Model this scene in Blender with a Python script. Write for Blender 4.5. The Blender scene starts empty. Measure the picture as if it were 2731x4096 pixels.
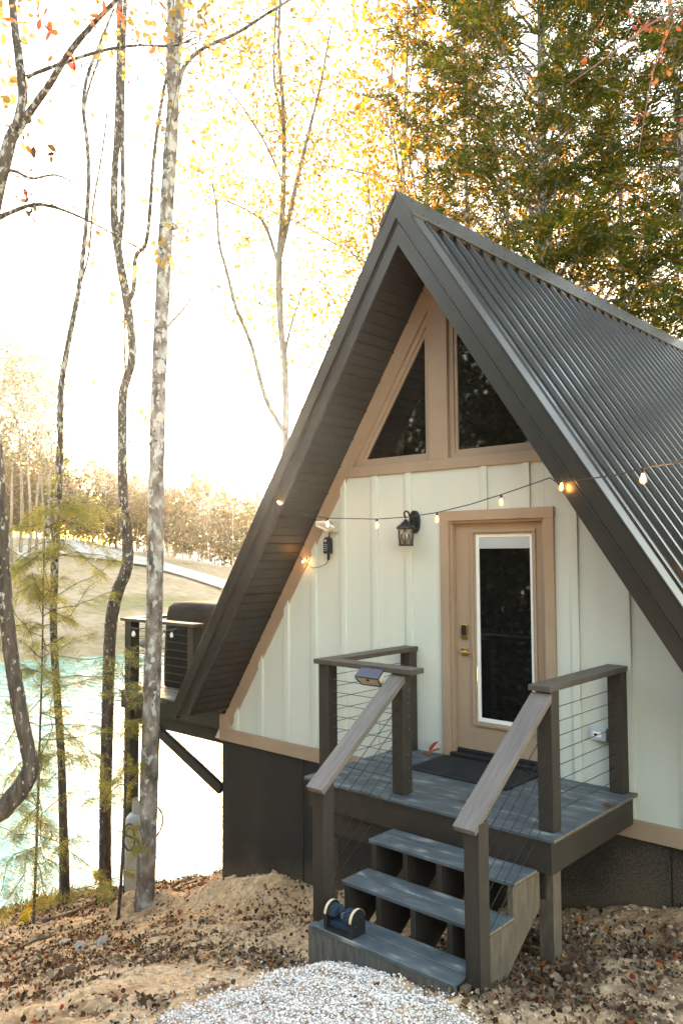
import bpy, math, random
import numpy as np
from mathutils import Vector

S = bpy.context.scene
COL = S.collection
PI = math.pi
rad = math.radians

# ---------------------------------------------------------------- camera
CAM = np.array([3.716, -6.1, 1.855])
YAW, PITCH, ROLL = 0.73644107, 0.04882136, -0.00708713
FPX = 3200.416 / 2731 * 1568          # focal length in units of a 1568-wide picture
_cy, _sy = math.cos(YAW), math.sin(YAW)
FWD = np.array([-_sy * math.cos(PITCH), _cy * math.cos(PITCH), math.sin(PITCH)])
_r = np.array([_cy, _sy, 0.0])
_u = np.cross(_r, FWD)
RGT = _r * math.cos(ROLL) + _u * math.sin(ROLL)
UPV = -_r * math.sin(ROLL) + _u * math.cos(ROLL)
cam_d = bpy.data.cameras.new('camera')
cam = bpy.data.objects.new('camera', cam_d)
COL.objects.link(cam)
cam_d.sensor_fit = 'VERTICAL'
cam_d.sensor_height = 36.0
cam_d.lens = 3200.416 * 36 / 4096
cam_d.clip_start, cam_d.clip_end = 0.05, 3000
from mathutils import Matrix
cam.matrix_world = Matrix(((RGT[0], UPV[0], -FWD[0], CAM[0]), (RGT[1], UPV[1], -FWD[1], CAM[1]),
                           (RGT[2], UPV[2], -FWD[2], CAM[2]), (0, 0, 0, 1)))
S.camera = cam

# ---------------------------------------------------------------- sky, sun, exposure
SUN_EL, SUN_AZ = rad(5.0), rad(-51.0)     # azimuth measured clockwise from +Y
W = bpy.data.worlds.new('World')
S.world = W
W.use_nodes = True
nt = W.node_tree
bg = nt.nodes['Background']
sky = nt.nodes.new('ShaderNodeTexSky')
sky.sky_type = 'NISHITA'
sky.sun_disc = False
sky.sun_elevation = SUN_EL
sky.sun_rotation = SUN_AZ
sky.air_density = 1.0
sky.dust_density = 1.0
sky.ozone_density = .15
tint = nt.nodes.new('ShaderNodeVectorMath'); tint.operation = 'MULTIPLY'
tint.inputs[1].default_value = (1.035, .99, 1.0)
nt.links.new(sky.outputs[0], tint.inputs[0])
nt.links.new(tint.outputs[0], bg.inputs[0])
bg.inputs[1].default_value = 0.15
sun_d = bpy.data.lights.new('sun', 'SUN')
sun = bpy.data.objects.new('sun', sun_d)
COL.objects.link(sun)
sun_d.energy = 2.2
sun_d.angle = rad(0.5)
sun_d.color = (1.0, 0.90, 0.73)
sdir = Vector((math.sin(SUN_AZ) * math.cos(SUN_EL), math.cos(SUN_AZ) * math.cos(SUN_EL), math.sin(SUN_EL)))
sun.rotation_euler = sdir.to_track_quat('Z', 'Y').to_euler()
sun.location = sdir * 60
S.view_settings.view_transform = 'Standard'
S.view_settings.look = 'None'
S.view_settings.gamma = 1
S.view_settings.exposure = 3.85
S.render.engine = 'CYCLES'
cy = S.cycles
cy.use_denoising = True
try:
    cy.denoiser = 'OPENIMAGEDENOISE'
except Exception:
    pass
cy.max_bounces = 7
cy.diffuse_bounces = 3
cy.glossy_bounces = 3
cy.transmission_bounces = 4
cy.transparent_max_bounces = 6
cy.volume_bounces = 0
cy.sample_clamp_indirect = 8
cy.caustics_reflective = cy.caustics_refractive = False

# ---------------------------------------------------------------- placing helpers
def ray(px, py):
    return RGT * ((px - 784) / FPX) - UPV * ((py - 1175.8) / FPX) + FWD

def at(px, py, d):                       # point seen at (px, py), d metres ahead
    return CAM + ray(px, py) * d

def on_y(px, py, y):
    r = ray(px, py)
    return CAM + r * ((y - CAM[1]) / r[1])

def on_z(px, py, z):
    r = ray(px, py)
    return CAM + r * ((z - CAM[2]) / r[2])

# ---------------------------------------------------------------- value noise
_rs = np.random.RandomState(5)
_LAT = _rs.rand(256, 256)

def vnoise(x, y):
    x = np.asarray(x, float); y = np.asarray(y, float)
    xi = np.floor(x).astype(int); yi = np.floor(y).astype(int)
    fx = x - xi; fy = y - yi
    fx = fx * fx * (3 - 2 * fx); fy = fy * fy * (3 - 2 * fy)
    a = _LAT[xi & 255, yi & 255]; b = _LAT[(xi + 1) & 255, yi & 255]
    c = _LAT[xi & 255, (yi + 1) & 255]; d = _LAT[(xi + 1) & 255, (yi + 1) & 255]
    return (a * (1 - fx) + b * fx) * (1 - fy) + (c * (1 - fx) + d * fx) * fy - 0.5

def fbm(x, y, o=4):
    t = 0; amp = 1.0; f = 1.0
    for k in range(o):
        t = t + amp * vnoise(x * f + 17.3 * k, y * f - 9.1 * k); amp *= .5; f *= 2.03
    return t

def sstep(a, b, x):
    t = np.clip((x - a) / (b - a), 0, 1)
    return t * t * (3 - 2 * t)

LAKE_Z = -4.5
GX = [-60, -12, -9.5, -8, -6.7, -5.75, -5, -3.75, -2.2, .57, 1.3, 2.5, 6, 20, 80]
GZ = [-6.5, -5.8, -4.35, -3.4, -2.95, -2.79, -2.54, -2.14, -1.70, -1.06, -.90, -.72, -.4, .1, .4]
BUMPS = [(-3.3, -.42, .22, .55, .26), (-2.5, -.40, .26, .5, .25), (-4.3, -.50, .20, .6, .22), (-1.6, -.5, .12, .5, .3),
         (-4.85, -.62, .16, .25, .2), (-3.0, -1.0, .07, .9, .4), (.35, -2.75, .07, .7, .42), (1.6, -3.6, .1, 1.2, .7),
         (1.9, -.35, .05, .8, .4), (-5.6, -1.2, .12, .5, .4)]

def hz(x, y, detail=True):
    x = np.asarray(x, float); y = np.asarray(y, float)
    z = np.interp(x, GX, GZ)
    s = -.447 * x + .894 * y
    w = sstep(-1.0, -3.0, x)
    z = z - np.clip(s - 3.35, 0, 9) * .75 * w
    z = z + np.clip(-y, 0, 12) * (.03 + .115 * sstep(-4.0, -.8, x) - .04 * sstep(.3, 1.6, x)) + np.clip(-3 - y, 0, 9) * .08 * sstep(0, 2, x)
    for (bx, by, h, sx, sy) in BUMPS:
        z = z + h * np.exp(-((x - bx) / sx) ** 2 - ((y - by) / sy) ** 2)
    if detail:
        near = 1.0
        z = z + .09 * fbm(x * 1.3, y * 1.3, 3) + .05 * fbm(x * 6, y * 6, 3) + .018 * fbm(x * 19, y * 19, 2)
    return np.maximum(z, -7.0)

def litter(x, y):
    d = sstep(.06, .22, fbm(x * 1.5 + 3, y * 1.5, 3)) * .5 + sstep(.10, .30, fbm(x * 4.5, y * 4.5 + 7, 4)) * .55
    d = d * np.where(x < .2, .75, .6)
    d = d + 1.0 * np.exp(-((x - 1.0) / .6) ** 4 - ((y + 1.35) / .75) ** 4) * (.55 + .9 * sstep(-.1, .25, fbm(x * 3, y * 3, 3)))
    d = d + .7 * np.exp(-((x - 1.75) / .35) ** 2 - ((y + .75) / .22) ** 2) + .8 * np.exp(-((x - 1.95) / .22) ** 2 - ((y + 1.9) / .10) ** 2)
    d = d + .6 * np.exp(-((x + .6) / .8) ** 2 - ((y + 2.35) / .20) ** 2) + .3 * sstep(-4.6, -6.0, x)
    mound = sum(np.exp(-((x - b[0]) / b[3]) ** 2 - ((y - b[1]) / b[4]) ** 2) for b in BUMPS[:5])
    return np.clip(d * (1 - .85 * np.clip(mound, 0, 1)), 0, 1.2)

def ground_hit(px, py):
    r = ray(px, py)
    t = 2.0
    while t < 60:
        p = CAM + r * t
        if p[2] < float(hz(p[0], p[1])):
            return p
        t += .02
    return CAM + r * 60

# ---------------------------------------------------------------- objects, tagging
def tag(o, label=None, cat=None, group=None, kind=None):
    if label: o['label'] = label
    if cat: o['category'] = cat
    if group: o['group'] = group
    if kind: o['kind'] = kind
    return o

def thing(name, label, cat, loc=(0, 0, 0), group=None):
    o = bpy.data.objects.new(name, None)
    COL.objects.link(o)
    o.location = [float(v) for v in loc]
    o.empty_display_size = .2
    return tag(o, label, cat, group)

class MB:
    def __init__(self):
        self.v = []; self.f = []; self.n = 0
    def add(self, V, F):
        V = [tuple(float(c) for c in p) for p in V]
        self.f += [tuple(i + self.n for i in f) for f in F]
        self.v += V; self.n += len(V)
        return self
    def hexa(self, P):                   # 4 bottom (ccw) + 4 top
        return self.add(P, [(3, 2, 1, 0), (4, 5, 6, 7), (0, 1, 5, 4), (1, 2, 6, 5), (2, 3, 7, 6), (3, 0, 4, 7)])
    def box(self, x0, x1, y0, y1, z0, z1):
        return self.hexa([(x0, y0, z0), (x1, y0, z0), (x1, y1, z0), (x0, y1, z0),
                          (x0, y0, z1), (x1, y0, z1), (x1, y1, z1), (x0, y1, z1)])
    def prism(self, poly, a, b, axis='y'):
        n = len(poly)
        def mk(p, t):
            return (p[0], t, p[1]) if axis == 'y' else ((t, p[0], p[1]) if axis == 'x' else (p[0], p[1], t))
        V = [mk(p, a) for p in poly] + [mk(p, b) for p in poly]
        F = [tuple(range(n)), tuple(range(2 * n - 1, n - 1, -1))]
        F += [(i, i + n, (i + 1) % n + n, (i + 1) % n) for i in range(n)]
        return self.add(V, F)
    def tube(self, P, R, n=8, cap=True, jit=0, rng=None):
        P = np.asarray(P, float); m = len(P)
        R = np.full(m, R) if np.isscalar(R) else np.asarray(R, float)
        T = np.gradient(P, axis=0); T /= np.linalg.norm(T, axis=1)[:, None] + 1e-12
        u = np.cross(T[0], [0, 0, 1.0])
        if np.linalg.norm(u) < 1e-3: u = np.cross(T[0], [1.0, 0, 0])
        u /= np.linalg.norm(u)
        V = []; ang = np.arange(n) * 2 * PI / n
        for k in range(m):
            u = u - T[k] * (u @ T[k]); u /= np.linalg.norm(u) + 1e-12
            w = np.cross(T[k], u)
            rr = R[k] * (1 + (jit * (rng.rand(n) - .5) if jit else 0))
            V += list(P[k] + (np.cos(ang) * rr)[:, None] * u + (np.sin(ang) * rr)[:, None] * w)
        F = [(k * n + i, k * n + (i + 1) % n, (k + 1) * n + (i + 1) % n, (k + 1) * n + i) for k in range(m - 1) for i in range(n)]
        if cap:
            F += [tuple(range(n - 1, -1, -1)), tuple((m - 1) * n + i for i in range(n))]
        return self.add(V, F)
    def lathe(self, prof, c=(0, 0, 0), n=20, axis='z', cap=True):
        V = []
        for (r, h) in prof:
            for i in range(n):
                a = 2 * PI * i / n
                p = (r * math.cos(a), r * math.sin(a), h)
                if axis == 'x': p = (p[2], p[0], p[1])
                if axis == 'y': p = (p[0], -p[2], p[1])
                V.append((p[0] + c[0], p[1] + c[1], p[2] + c[2]))
        m = len(prof)
        F = [(k * n + i, k * n + (i + 1) % n, (k + 1) * n + (i + 1) % n, (k + 1) * n + i) for k in range(m - 1) for i in range(n)]
        if cap:
            F += [tuple(range(n - 1, -1, -1)), tuple((m - 1) * n + i for i in range(n))]
        return self.add(V, F)
    def build(self, name, mat, parent=None, bevel=0, smooth=False, off=None):
        me = bpy.data.meshes.new(name)
        V = self.v
        if parent is not None:
            L = parent
            loc = np.zeros(3)
            while L is not None:
                loc += np.array(L.location); L = L.parent
            V = [(p[0] - loc[0], p[1] - loc[1], p[2] - loc[2]) for p in V]
        me.from_pydata(V, [], self.f)
        me.validate()
        import bmesh
        b = bmesh.new(); b.from_mesh(me)
        bmesh.ops.recalc_face_normals(b, faces=b.faces)
        b.to_mesh(me); b.free()
        if smooth:
            me.polygons.foreach_set('use_smooth', [True] * len(me.polygons))
        me.materials.append(mat)
        o = bpy.data.objects.new(name, me)
        COL.objects.link(o)
        if parent is not None: o.parent = parent
        if bevel:
            m = o.modifiers.new('bevel', 'BEVEL'); m.width = bevel; m.segments = 2; m.limit_method = 'ANGLE'; m.angle_limit = rad(40)
            m.harden_normals = False
        return o

def np_mesh(name, V, F, mat, parent=None, smooth=False, loc=None):
    V = np.asarray(V, np.float32); F = np.asarray(F, np.int32)
    if loc is not None: V = V - np.asarray(loc, np.float32)
    me = bpy.data.meshes.new(name)
    k = F.shape[1]
    me.vertices.add(len(V)); me.vertices.foreach_set('co', V.ravel())
    me.loops.add(F.size); me.loops.foreach_set('vertex_index', F.ravel())
    me.polygons.add(len(F)); me.polygons.foreach_set('loop_start', np.arange(0, F.size, k, dtype=np.int32))
    me.polygons.foreach_set('loop_total', np.full(len(F), k, np.int32))
    if smooth: me.polygons.foreach_set('use_smooth', np.ones(len(F), bool))
    me.update(calc_edges=True); me.validate()
    me.materials.append(mat)
    o = bpy.data.objects.new(name, me)
    COL.objects.link(o)
    if parent is not None: o.parent = parent
    return o

# ---------------------------------------------------------------- materials
def mat(name, base=(.5, .5, .5), rough=.6, metal=0, spec=.5, var=.0, vscale=(8, 8, 8), bump=0, bscale=(40, 40, 40), bdist=.01,
        ramp=None, rscale=(3, 3, 3), emit=None, estr=0):
    m = bpy.data.materials.new(name); m.use_nodes = True
    n = m.node_tree.nodes; l = m.node_tree.links
    p = n['Principled BSDF']
    p.inputs['Base Color'].default_value = (*base, 1)
    p.inputs['Roughness'].default_value = rough
    p.inputs['Metallic'].default_value = metal
    p.inputs['Specular IOR Level'].default_value = spec
    tc = n.new('ShaderNodeTexCoord')
    def noise(sc, det=5):
        mp = n.new('ShaderNodeMapping'); mp.inputs['Scale'].default_value = sc
        l.new(tc.outputs['Object'], mp.inputs[0])
        t = n.new('ShaderNodeTexNoise'); t.inputs['Scale'].default_value = 1; t.inputs['Detail'].default_value = det
        l.new(mp.outputs[0], t.inputs['Vector'])
        return t
    if ramp:
        t = noise(rscale)
        r = n.new('ShaderNodeValToRGB')
        el = r.color_ramp.elements
        while len(el) < len(ramp): el.new(.5)
        for e, (pos, c) in zip(el, ramp):
            e.position = pos; e.color = (*c, 1)
        l.new(t.outputs['Fac'], r.inputs[0])
        src = r.outputs[0]
    else:
        src = None
    if var:
        t2 = noise(vscale)
        mr = n.new('ShaderNodeMapRange')
        mr.inputs['From Min'].default_value = .3; mr.inputs['From Max'].default_value = .7
        mr.inputs['To Min'].default_value = 1 - var; mr.inputs['To Max'].default_value = 1 + var
        l.new(t2.outputs['Fac'], mr.inputs[0])
        vm = n.new('ShaderNodeVectorMath'); vm.operation = 'SCALE'
        if src: l.new(src, vm.inputs[0])
        else: vm.inputs[0].default_value = base
        l.new(mr.outputs[0], vm.inputs['Scale'])
        src = vm.outputs[0]
    if src: l.new(src, p.inputs['Base Color'])
    if bump:
        t3 = noise(bscale)
        b = n.new('ShaderNodeBump'); b.inputs['Strength'].default_value = bump; b.inputs['Distance'].default_value = bdist
        l.new(t3.outputs['Fac'], b.inputs['Height']); l.new(b.outputs[0], p.inputs['Normal'])
    if emit:
        p.inputs['Emission Color'].default_value = (*emit, 1); p.inputs['Emission Strength'].default_value = estr
    return m

def leaf_mat(name, ramp, trans=.45, tint=None, tr=1.0):
    m = bpy.data.materials.new(name); m.use_nodes = True
    n = m.node_tree.nodes; l = m.node_tree.links
    out = n['Material Output']; n.remove(n['Principled BSDF'])
    g = n.new('ShaderNodeNewGeometry')
    r = n.new('ShaderNodeValToRGB'); el = r.color_ramp.elements
    while len(el) < len(ramp): el.new(.5)
    for e, (pos, c) in zip(el, ramp):
        e.position = pos; e.color = (*c, 1)
    l.new(g.outputs['Random Per Island'], r.inputs[0])
    d = n.new('ShaderNodeBsdfDiffuse'); t = n.new('ShaderNodeBsdfTranslucent')
    l.new(r.outputs[0], d.inputs[0])
    vm = n.new('ShaderNodeVectorMath'); vm.operation = 'MULTIPLY'
    vm.inputs[1].default_value = tint or (1.5, 1.25, .6)
    l.new(r.outputs[0], vm.inputs[0]); l.new(vm.outputs[0], t.inputs[0])
    mx = n.new('ShaderNodeMixShader'); mx.inputs[0].default_value = trans
    l.new(d.outputs[0], mx.inputs[1]); l.new(t.outputs[0], mx.inputs[2])
    l.new(mx.outputs[0], out.inputs[0])
    return m

M = {}
M['siding'] = mat('sage_siding', (.555, .578, .52), .62, var=.03, vscale=(5, 5, .5), bump=.10, bscale=(60, 60, 6), bdist=.004)
M['trim'] = mat('tan_trim', (.34, .245, .172), .55, var=.06, vscale=(4, 4, 4), bump=.12, bscale=(90, 90, 90), bdist=.002)
M['door'] = mat('tan_door', (.34, .245, .172), .42, var=.03, vscale=(3, 3, 3))
M['white'] = mat('white_vinyl', (.78, .79, .78), .4)
M['blind'] = mat('white_blind', (.42, .46, .48), .5)
M['found'] = mat('dark_foundation', (.05, .043, .036), .8, bump=.25, bscale=(70, 70, 25), bdist=.004,
                 ramp=[(.3, (.017, .0145, .012)), (.62, (.023, .019, .0155)), (.75, (.036, .029, .021))], rscale=(3, 3, .8))
M['metal'] = mat('dark_bronze_metal', (.068, .063, .059), .34, metal=.65, var=.12, vscale=(1.2, 1.2, 1.2), bump=.05, bscale=(1.8, 1.8, 1.8), bdist=.05)
M['roof'] = mat('corrugated_metal', (.042, .037, .033), .2, metal=.7, var=.10, vscale=(1.2, .8, 1.2), bump=.03, bscale=(2, 2, 2), bdist=.05)
M['soffit'] = mat('dark_soffit', (.0145, .0128, .0115), .55, var=.1, vscale=(2, 2, 6))
M['wood'] = mat('brown_stained_wood', (.030, .023, .018), .6, var=.22, vscale=(7, 7, 3), bump=.35, bscale=(60, 60, 10), bdist=.004)
M['rail'] = mat('weathered_rail_wood', (.125, .105, .095), .55, var=.22, vscale=(50, 3, 5), bump=.5, bscale=(120, 6, 10), bdist=.004)
M['railtop'] = mat('brown_rail_wood', (.072, .058, .047), .5, var=.2, vscale=(10, 10, 10), bump=.3, bscale=(40, 40, 40), bdist=.003)
M['deck'] = mat('slate_deck_board', (.10, .122, .135), .5, bump=.35, bscale=(9, 180, 60), bdist=.003,
                ramp=[(.34, (.055, .068, .078)), (.52, (.078, .093, .104)), (.60, (.11, .125, .132)), (.68, (.24, .245, .235))], rscale=(5, 11, 5))
M['boardend'] = mat('raw_board_end', (.16, .125, .092), .8)
M['stringer'] = mat('sun_bleached_wood', (.10, .076, .055), .75, var=.3, vscale=(30, 30, 8), bump=.5, bscale=(70, 70, 15), bdist=.006)
M['skirtboard'] = mat('weathered_grey_board', (.10, .094, .084), .75, var=.35, vscale=(30, 30, 5), bump=.5, bscale=(80, 80, 8), bdist=.006)
M['black'] = mat('black_metal', (.012, .012, .013), .45)
M['blackplastic'] = mat('black_plastic', (.018, .018, .02), .4)
M['cover'] = mat('black_cover_fabric', (.008, .008, .009), .7, spec=.12, bump=.6, bscale=(3, 3, 6), bdist=.06)
M['cable'] = mat('steel_cable', (.03, .03, .03), .4, metal=.5)
M['brass'] = mat('brass', (.62, .44, .19), .28, metal=1)
M['steel'] = mat('steel_fitting', (.35, .35, .35), .35, metal=1)
M['grey'] = mat('grey_plastic_box', (.42, .45, .49), .5)
M['beige'] = mat('beige_plastic', (.42, .38, .33), .5)
M['mat'] = mat('black_ribbed_mat', (.022, .022, .025), .9, bump=1, bscale=(60, 160, 60), bdist=.01)
M['tank'] = mat('pale_grey_tank', (.50, .52, .53), .45, ramp=[(.35, (.33, .35, .365)), (.66, (.38, .385, .38)), (.78, (.26, .18, .12))], rscale=(4, 4, 2.2))
M['bristle'] = mat('navy_bristle', (.018, .035, .06), .8)
M['pine'] = mat('pale_pine', (.62, .47, .30), .6)
M['solar'] = mat('navy_solar_panel', (.02, .02, .05), .15)
M['diffuser'] = mat('cream_diffuser', (.55, .47, .36), .35)
M['rock'] = mat('pale_rock', (.36, .31, .26), .85, var=.25, vscale=(20, 20, 20), bump=.6, bscale=(40, 40, 40), bdist=.01)
M['twig'] = mat('dry_twig', (.13, .095, .07), .85, var=.3, vscale=(10, 10, 10))
M['bulb'] = mat('warm_bulb_glass', (.9, .6, .3), .2, emit=(1, .62, .25), estr=.32)
M['filament'] = mat('glowing_filament', (1, .8, .5), .2, emit=(1, .52, .18), estr=16)
def bulb_glass():
    m = bpy.data.materials.new('amber_bulb_glass'); m.use_nodes = True
    n = m.node_tree.nodes; l = m.node_tree.links; n.remove(n['Principled BSDF'])
    t = n.new('ShaderNodeBsdfTransparent'); t.inputs[0].default_value = (1, .86, .62, 1)
    g = n.new('ShaderNodeBsdfGlossy'); g.inputs['Roughness'].default_value = .05
    e = n.new('ShaderNodeEmission'); e.inputs[0].default_value = (1, .55, .2, 1); e.inputs[1].default_value = .05
    a = n.new('ShaderNodeMixShader'); a.inputs[0].default_value = .06; l.new(t.outputs[0], a.inputs[1]); l.new(g.outputs[0], a.inputs[2])
    b = n.new('ShaderNodeAddShader'); l.new(a.outputs[0], b.inputs[0]); l.new(e.outputs[0], b.inputs[1])
    l.new(b.outputs[0], n['Material Output'].inputs[0])
    return m
M['bulb'] = bulb_glass()
M['clearbulb'] = mat('unlit_bulb_glass', (.75, .77, .78), .08)

def glass_mat(name, base, rough=.025, ior=1.68):
    m = mat(name, base, rough)
    p = m.node_tree.nodes['Principled BSDF']
    p.inputs['IOR'].default_value = ior
    p.inputs['Coat Weight'].default_value = 0
    p.inputs['Coat Roughness'].default_value = .01
    return m
M['glass'] = glass_mat('dark_window_glass', (.006, .006, .006))
M['lampglass'] = glass_mat('clear_lamp_glass', (.25, .23, .19), .05, 1.5)

def bark(name, ramp, scale=(9, 9, 2.5), bump=.6, speck=None, veil_climb=0):
    m = mat(name, ramp[0][1], .85, ramp=ramp, rscale=scale, bump=1.0, bscale=(30, 30, 7), bdist=.035)
    if speck:
        n = m.node_tree.nodes; l = m.node_tree.links; p = n['Principled BSDF']
        src = p.inputs['Base Color'].links[0].from_socket
        tc = n.new('ShaderNodeTexCoord')
        for (sc, lo, hi, c) in speck:
            mp = n.new('ShaderNodeMapping'); mp.inputs['Scale'].default_value = sc
            l.new(tc.outputs['Object'], mp.inputs[0])
            t = n.new('ShaderNodeTexNoise'); t.inputs['Scale'].default_value = 1; t.inputs['Detail'].default_value = 3
            l.new(mp.outputs[0], t.inputs['Vector'])
            r = n.new('ShaderNodeMapRange'); r.inputs['From Min'].default_value = lo; r.inputs['From Max'].default_value = hi
            if veil_climb:  # flecks thicken with height: the sun's veiling glare painted into the bark
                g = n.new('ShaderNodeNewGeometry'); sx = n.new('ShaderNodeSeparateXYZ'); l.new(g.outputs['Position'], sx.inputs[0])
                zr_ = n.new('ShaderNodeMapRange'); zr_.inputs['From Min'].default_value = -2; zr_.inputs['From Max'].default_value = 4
                zr_.inputs['To Min'].default_value = -.04; zr_.inputs['To Max'].default_value = veil_climb
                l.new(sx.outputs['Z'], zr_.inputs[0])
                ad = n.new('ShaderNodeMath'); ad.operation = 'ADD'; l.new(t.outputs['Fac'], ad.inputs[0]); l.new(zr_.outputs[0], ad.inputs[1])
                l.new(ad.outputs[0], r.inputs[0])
            else:
                l.new(t.outputs['Fac'], r.inputs[0])
            mx = n.new('ShaderNodeMix'); mx.data_type = 'RGBA'
            l.new(r.outputs[0], mx.inputs[0]); l.new(src, mx.inputs[6]); mx.inputs[7].default_value = (*c, 1)
            src = mx.outputs[2]
        l.new(src, p.inputs['Base Color'])
    return m
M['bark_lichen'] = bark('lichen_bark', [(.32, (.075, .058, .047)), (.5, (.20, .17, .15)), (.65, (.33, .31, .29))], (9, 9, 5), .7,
                        [((14, 14, 9), .56, .62, (.44, .44, .42)), ((10, 10, 14), .66, .72, (.09, .075, .062))], veil_climb=.06)  # lichen patches, plus extra paleness higher up painted as sun veil
M['bark_brown'] = bark('brown_bark', [(.3, (.035, .026, .021)), (.6, (.10, .077, .060)), (.75, (.17, .145, .12))], (22, 22, 5), .8, [((26, 26, 14), .63, .69, (.42, .40, .36)), ((14, 14, 6), .62, .72, (.075, .06, .048))], veil_climb=.10)
M['bark_grey'] = bark('grey_bark', [(.3, (.09, .078, .068)), (.6, (.19, .17, .15)), (.72, (.30, .29, .27))], (10, 10, 3), .6)
M['bark_dark'] = bark('dark_bark', [(.3, (.035, .028, .023)), (.6, (.085, .068, .055)), (.75, (.15, .13, .11))], (18, 18, 5), .7, [((24, 24, 12), .62, .70, (.38, .36, .33))], veil_climb=.13)
M['leaf_gold'] = leaf_mat('golden_leaf', [(0, (.26, .13, .02)), (.35, (.34, .19, .03)), (.7, (.36, .25, .05)), (.9, (.20, .20, .05)), (1, (.36, .10, .03))], .6)
M['leaf_yellow'] = leaf_mat('pale_yellow_leaf', [(0, (.36, .24, .08)), (.5, (.42, .30, .12)), (.8, (.27, .26, .10)), (.93, (.40, .20, .07)), (1, (.45, .14, .08))], .55, (1.15, 1.0, .75))
M['leaf_amber'] = leaf_mat('amber_leaf', [(0, (.20, .085, .012)), (.5, (.30, .14, .02)), (.85, (.33, .19, .03)), (1, (.12, .10, .03))], .6)
M['leaf_hemlock'] = leaf_mat('hemlock_needle', [(0, (.03, .052, .014)), (.5, (.055, .08, .018)), (.86, (.10, .115, .025)), (.92, (.28, .16, .025)), (1, (.34, .18, .03))], .5, (1.7, 1.35, .5))
M['leaf_dark'] = leaf_mat('dark_evergreen_needle', [(0, (.04, .055, .025)), (.6, (.085, .10, .04)), (1, (.20, .15, .05))], .35)
M['leaf_spray'] = leaf_mat('yellow_green_needle', [(0, (.17, .19, .07)), (.5, (.27, .275, .10)), (.85, (.36, .32, .13)), (1, (.24, .17, .08))], .6, (1.3, 1.25, .8))
M['leaf_far'] = leaf_mat('far_autumn_leaf', [(0, (.035, .048, .020)), (.5, (.06, .065, .025)), (.8, (.12, .09, .03)), (1, (.045, .055, .026))], .45)
M['leaf_red'] = leaf_mat('red_orange_leaf', [(0, (.45, .10, .05)), (.5, (.50, .22, .08)), (1, (.42, .08, .08))], .55, (1.2, 1.0, .8))
M['leaf_litter'] = leaf_mat('fallen_leaf', [(0, (.035, .023, .017)), (.25, (.07, .045, .030)), (.5, (.13, .082, .052)), (.75, (.22, .155, .10)),
                                            (.88, (.22, .17, .13)), (.94, (.30, .10, .03)), (.975, (.24, .03, .02)), (1, (.40, .22, .03))], .15)
M['leaf_plant'] = leaf_mat('sapling_leaf', [(0, (.30, .33, .06)), (.5, (.42, .36, .06)), (1, (.50, .33, .04))], .5, (1.2, 1.1, .5))
M['grass'] = leaf_mat('dry_grass_blade', [(0, (.20, .19, .08)), (1, (.34, .28, .14))], .4)
M['stone'] = leaf_mat('crushed_stone', [(0, (.36, .31, .28)), (.15, (.64, .585, .545)), (.5, (.78, .725, .685)), (.85, (.86, .82, .785)), (.93, (.50, .36, .32)), (1, (.30, .22, .19))], .0)
M['clod'] = leaf_mat('soil_clod', [(0, (.34, .22, .13)), (.5, (.52, .37, .235)), (.93, (.56, .42, .28)), (1, (.52, .44, .36))], .0)

def soil_mat():
    m = bpy.data.materials.new('sandy_soil'); m.use_nodes = True
    n = m.node_tree.nodes; l = m.node_tree.links; p = n['Principled BSDF']
    p.inputs['Roughness'].default_value = .95; p.inputs['Specular IOR Level'].default_value = .15
    tc = n.new('ShaderNodeTexCoord')
    def nz(s, d=6):
        t = n.new('ShaderNodeTexNoise'); t.inputs['Scale'].default_value = s; t.inputs['Detail'].default_value = d
        l.new(tc.outputs['Object'], t.inputs['Vector']); return t
    a = nz(2.2); r = n.new('ShaderNodeValToRGB'); el = r.color_ramp.elements; el.new(.5); el.new(.5)
    for e, (q, c) in zip(el, [(.30, (.34, .20, .105)), (.44, (.53, .345, .195)), (.6, (.60, .42, .26)), (.74, (.44, .29, .165))]):
        e.position = q; e.color = (*c, 1)
    l.new(a.outputs['Fac'], r.inputs[0])
    b = nz(22); r2 = n.new('ShaderNodeMapRange'); r2.inputs['From Min'].default_value = .35; r2.inputs['From Max'].default_value = .65
    r2.inputs['To Min'].default_value = .68; r2.inputs['To Max'].default_value = 1.15
    l.new(b.outputs['Fac'], r2.inputs[0])
    vm = n.new('ShaderNodeVectorMath'); vm.operation = 'SCALE'
    hb = nz(1.7, 8); hb.inputs['Roughness'].default_value = .72
    mp = n.new('ShaderNodeMapRange'); mp.inputs['From Min'].default_value = .60; mp.inputs['From Max'].default_value = .74
    mp.inputs['To Max'].default_value = .8
    at_ = n.new('ShaderNodeAttribute'); at_.attribute_name = 'humus'
    hm_ = n.new('ShaderNodeMath'); hm_.operation = 'MULTIPLY_ADD'; hm_.inputs[1].default_value = .26
    l.new(at_.outputs['Fac'], hm_.inputs[0]); l.new(hb.outputs['Fac'], hm_.inputs[2])
    l.new(hm_.outputs[0], mp.inputs[0])
    mx = n.new('ShaderNodeMix'); mx.data_type = 'RGBA'; mx.inputs[7].default_value = (.105, .07, .047, 1)
    l.new(mp.outputs[0], mx.inputs[0]); l.new(r.outputs[0], mx.inputs[6])
    l.new(mx.outputs[2], vm.inputs[0]); l.new(r2.outputs[0], vm.inputs['Scale']); l.new(vm.outputs[0], p.inputs['Base Color'])
    c = nz(38, 8); bm = n.new('ShaderNodeBump'); bm.inputs['Strength'].default_value = .9; bm.inputs['Distance'].default_value = .02
    l.new(c.outputs['Fac'], bm.inputs['Height']); l.new(bm.outputs[0], p.inputs['Normal'])
    return m
M['soil'] = soil_mat()
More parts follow.
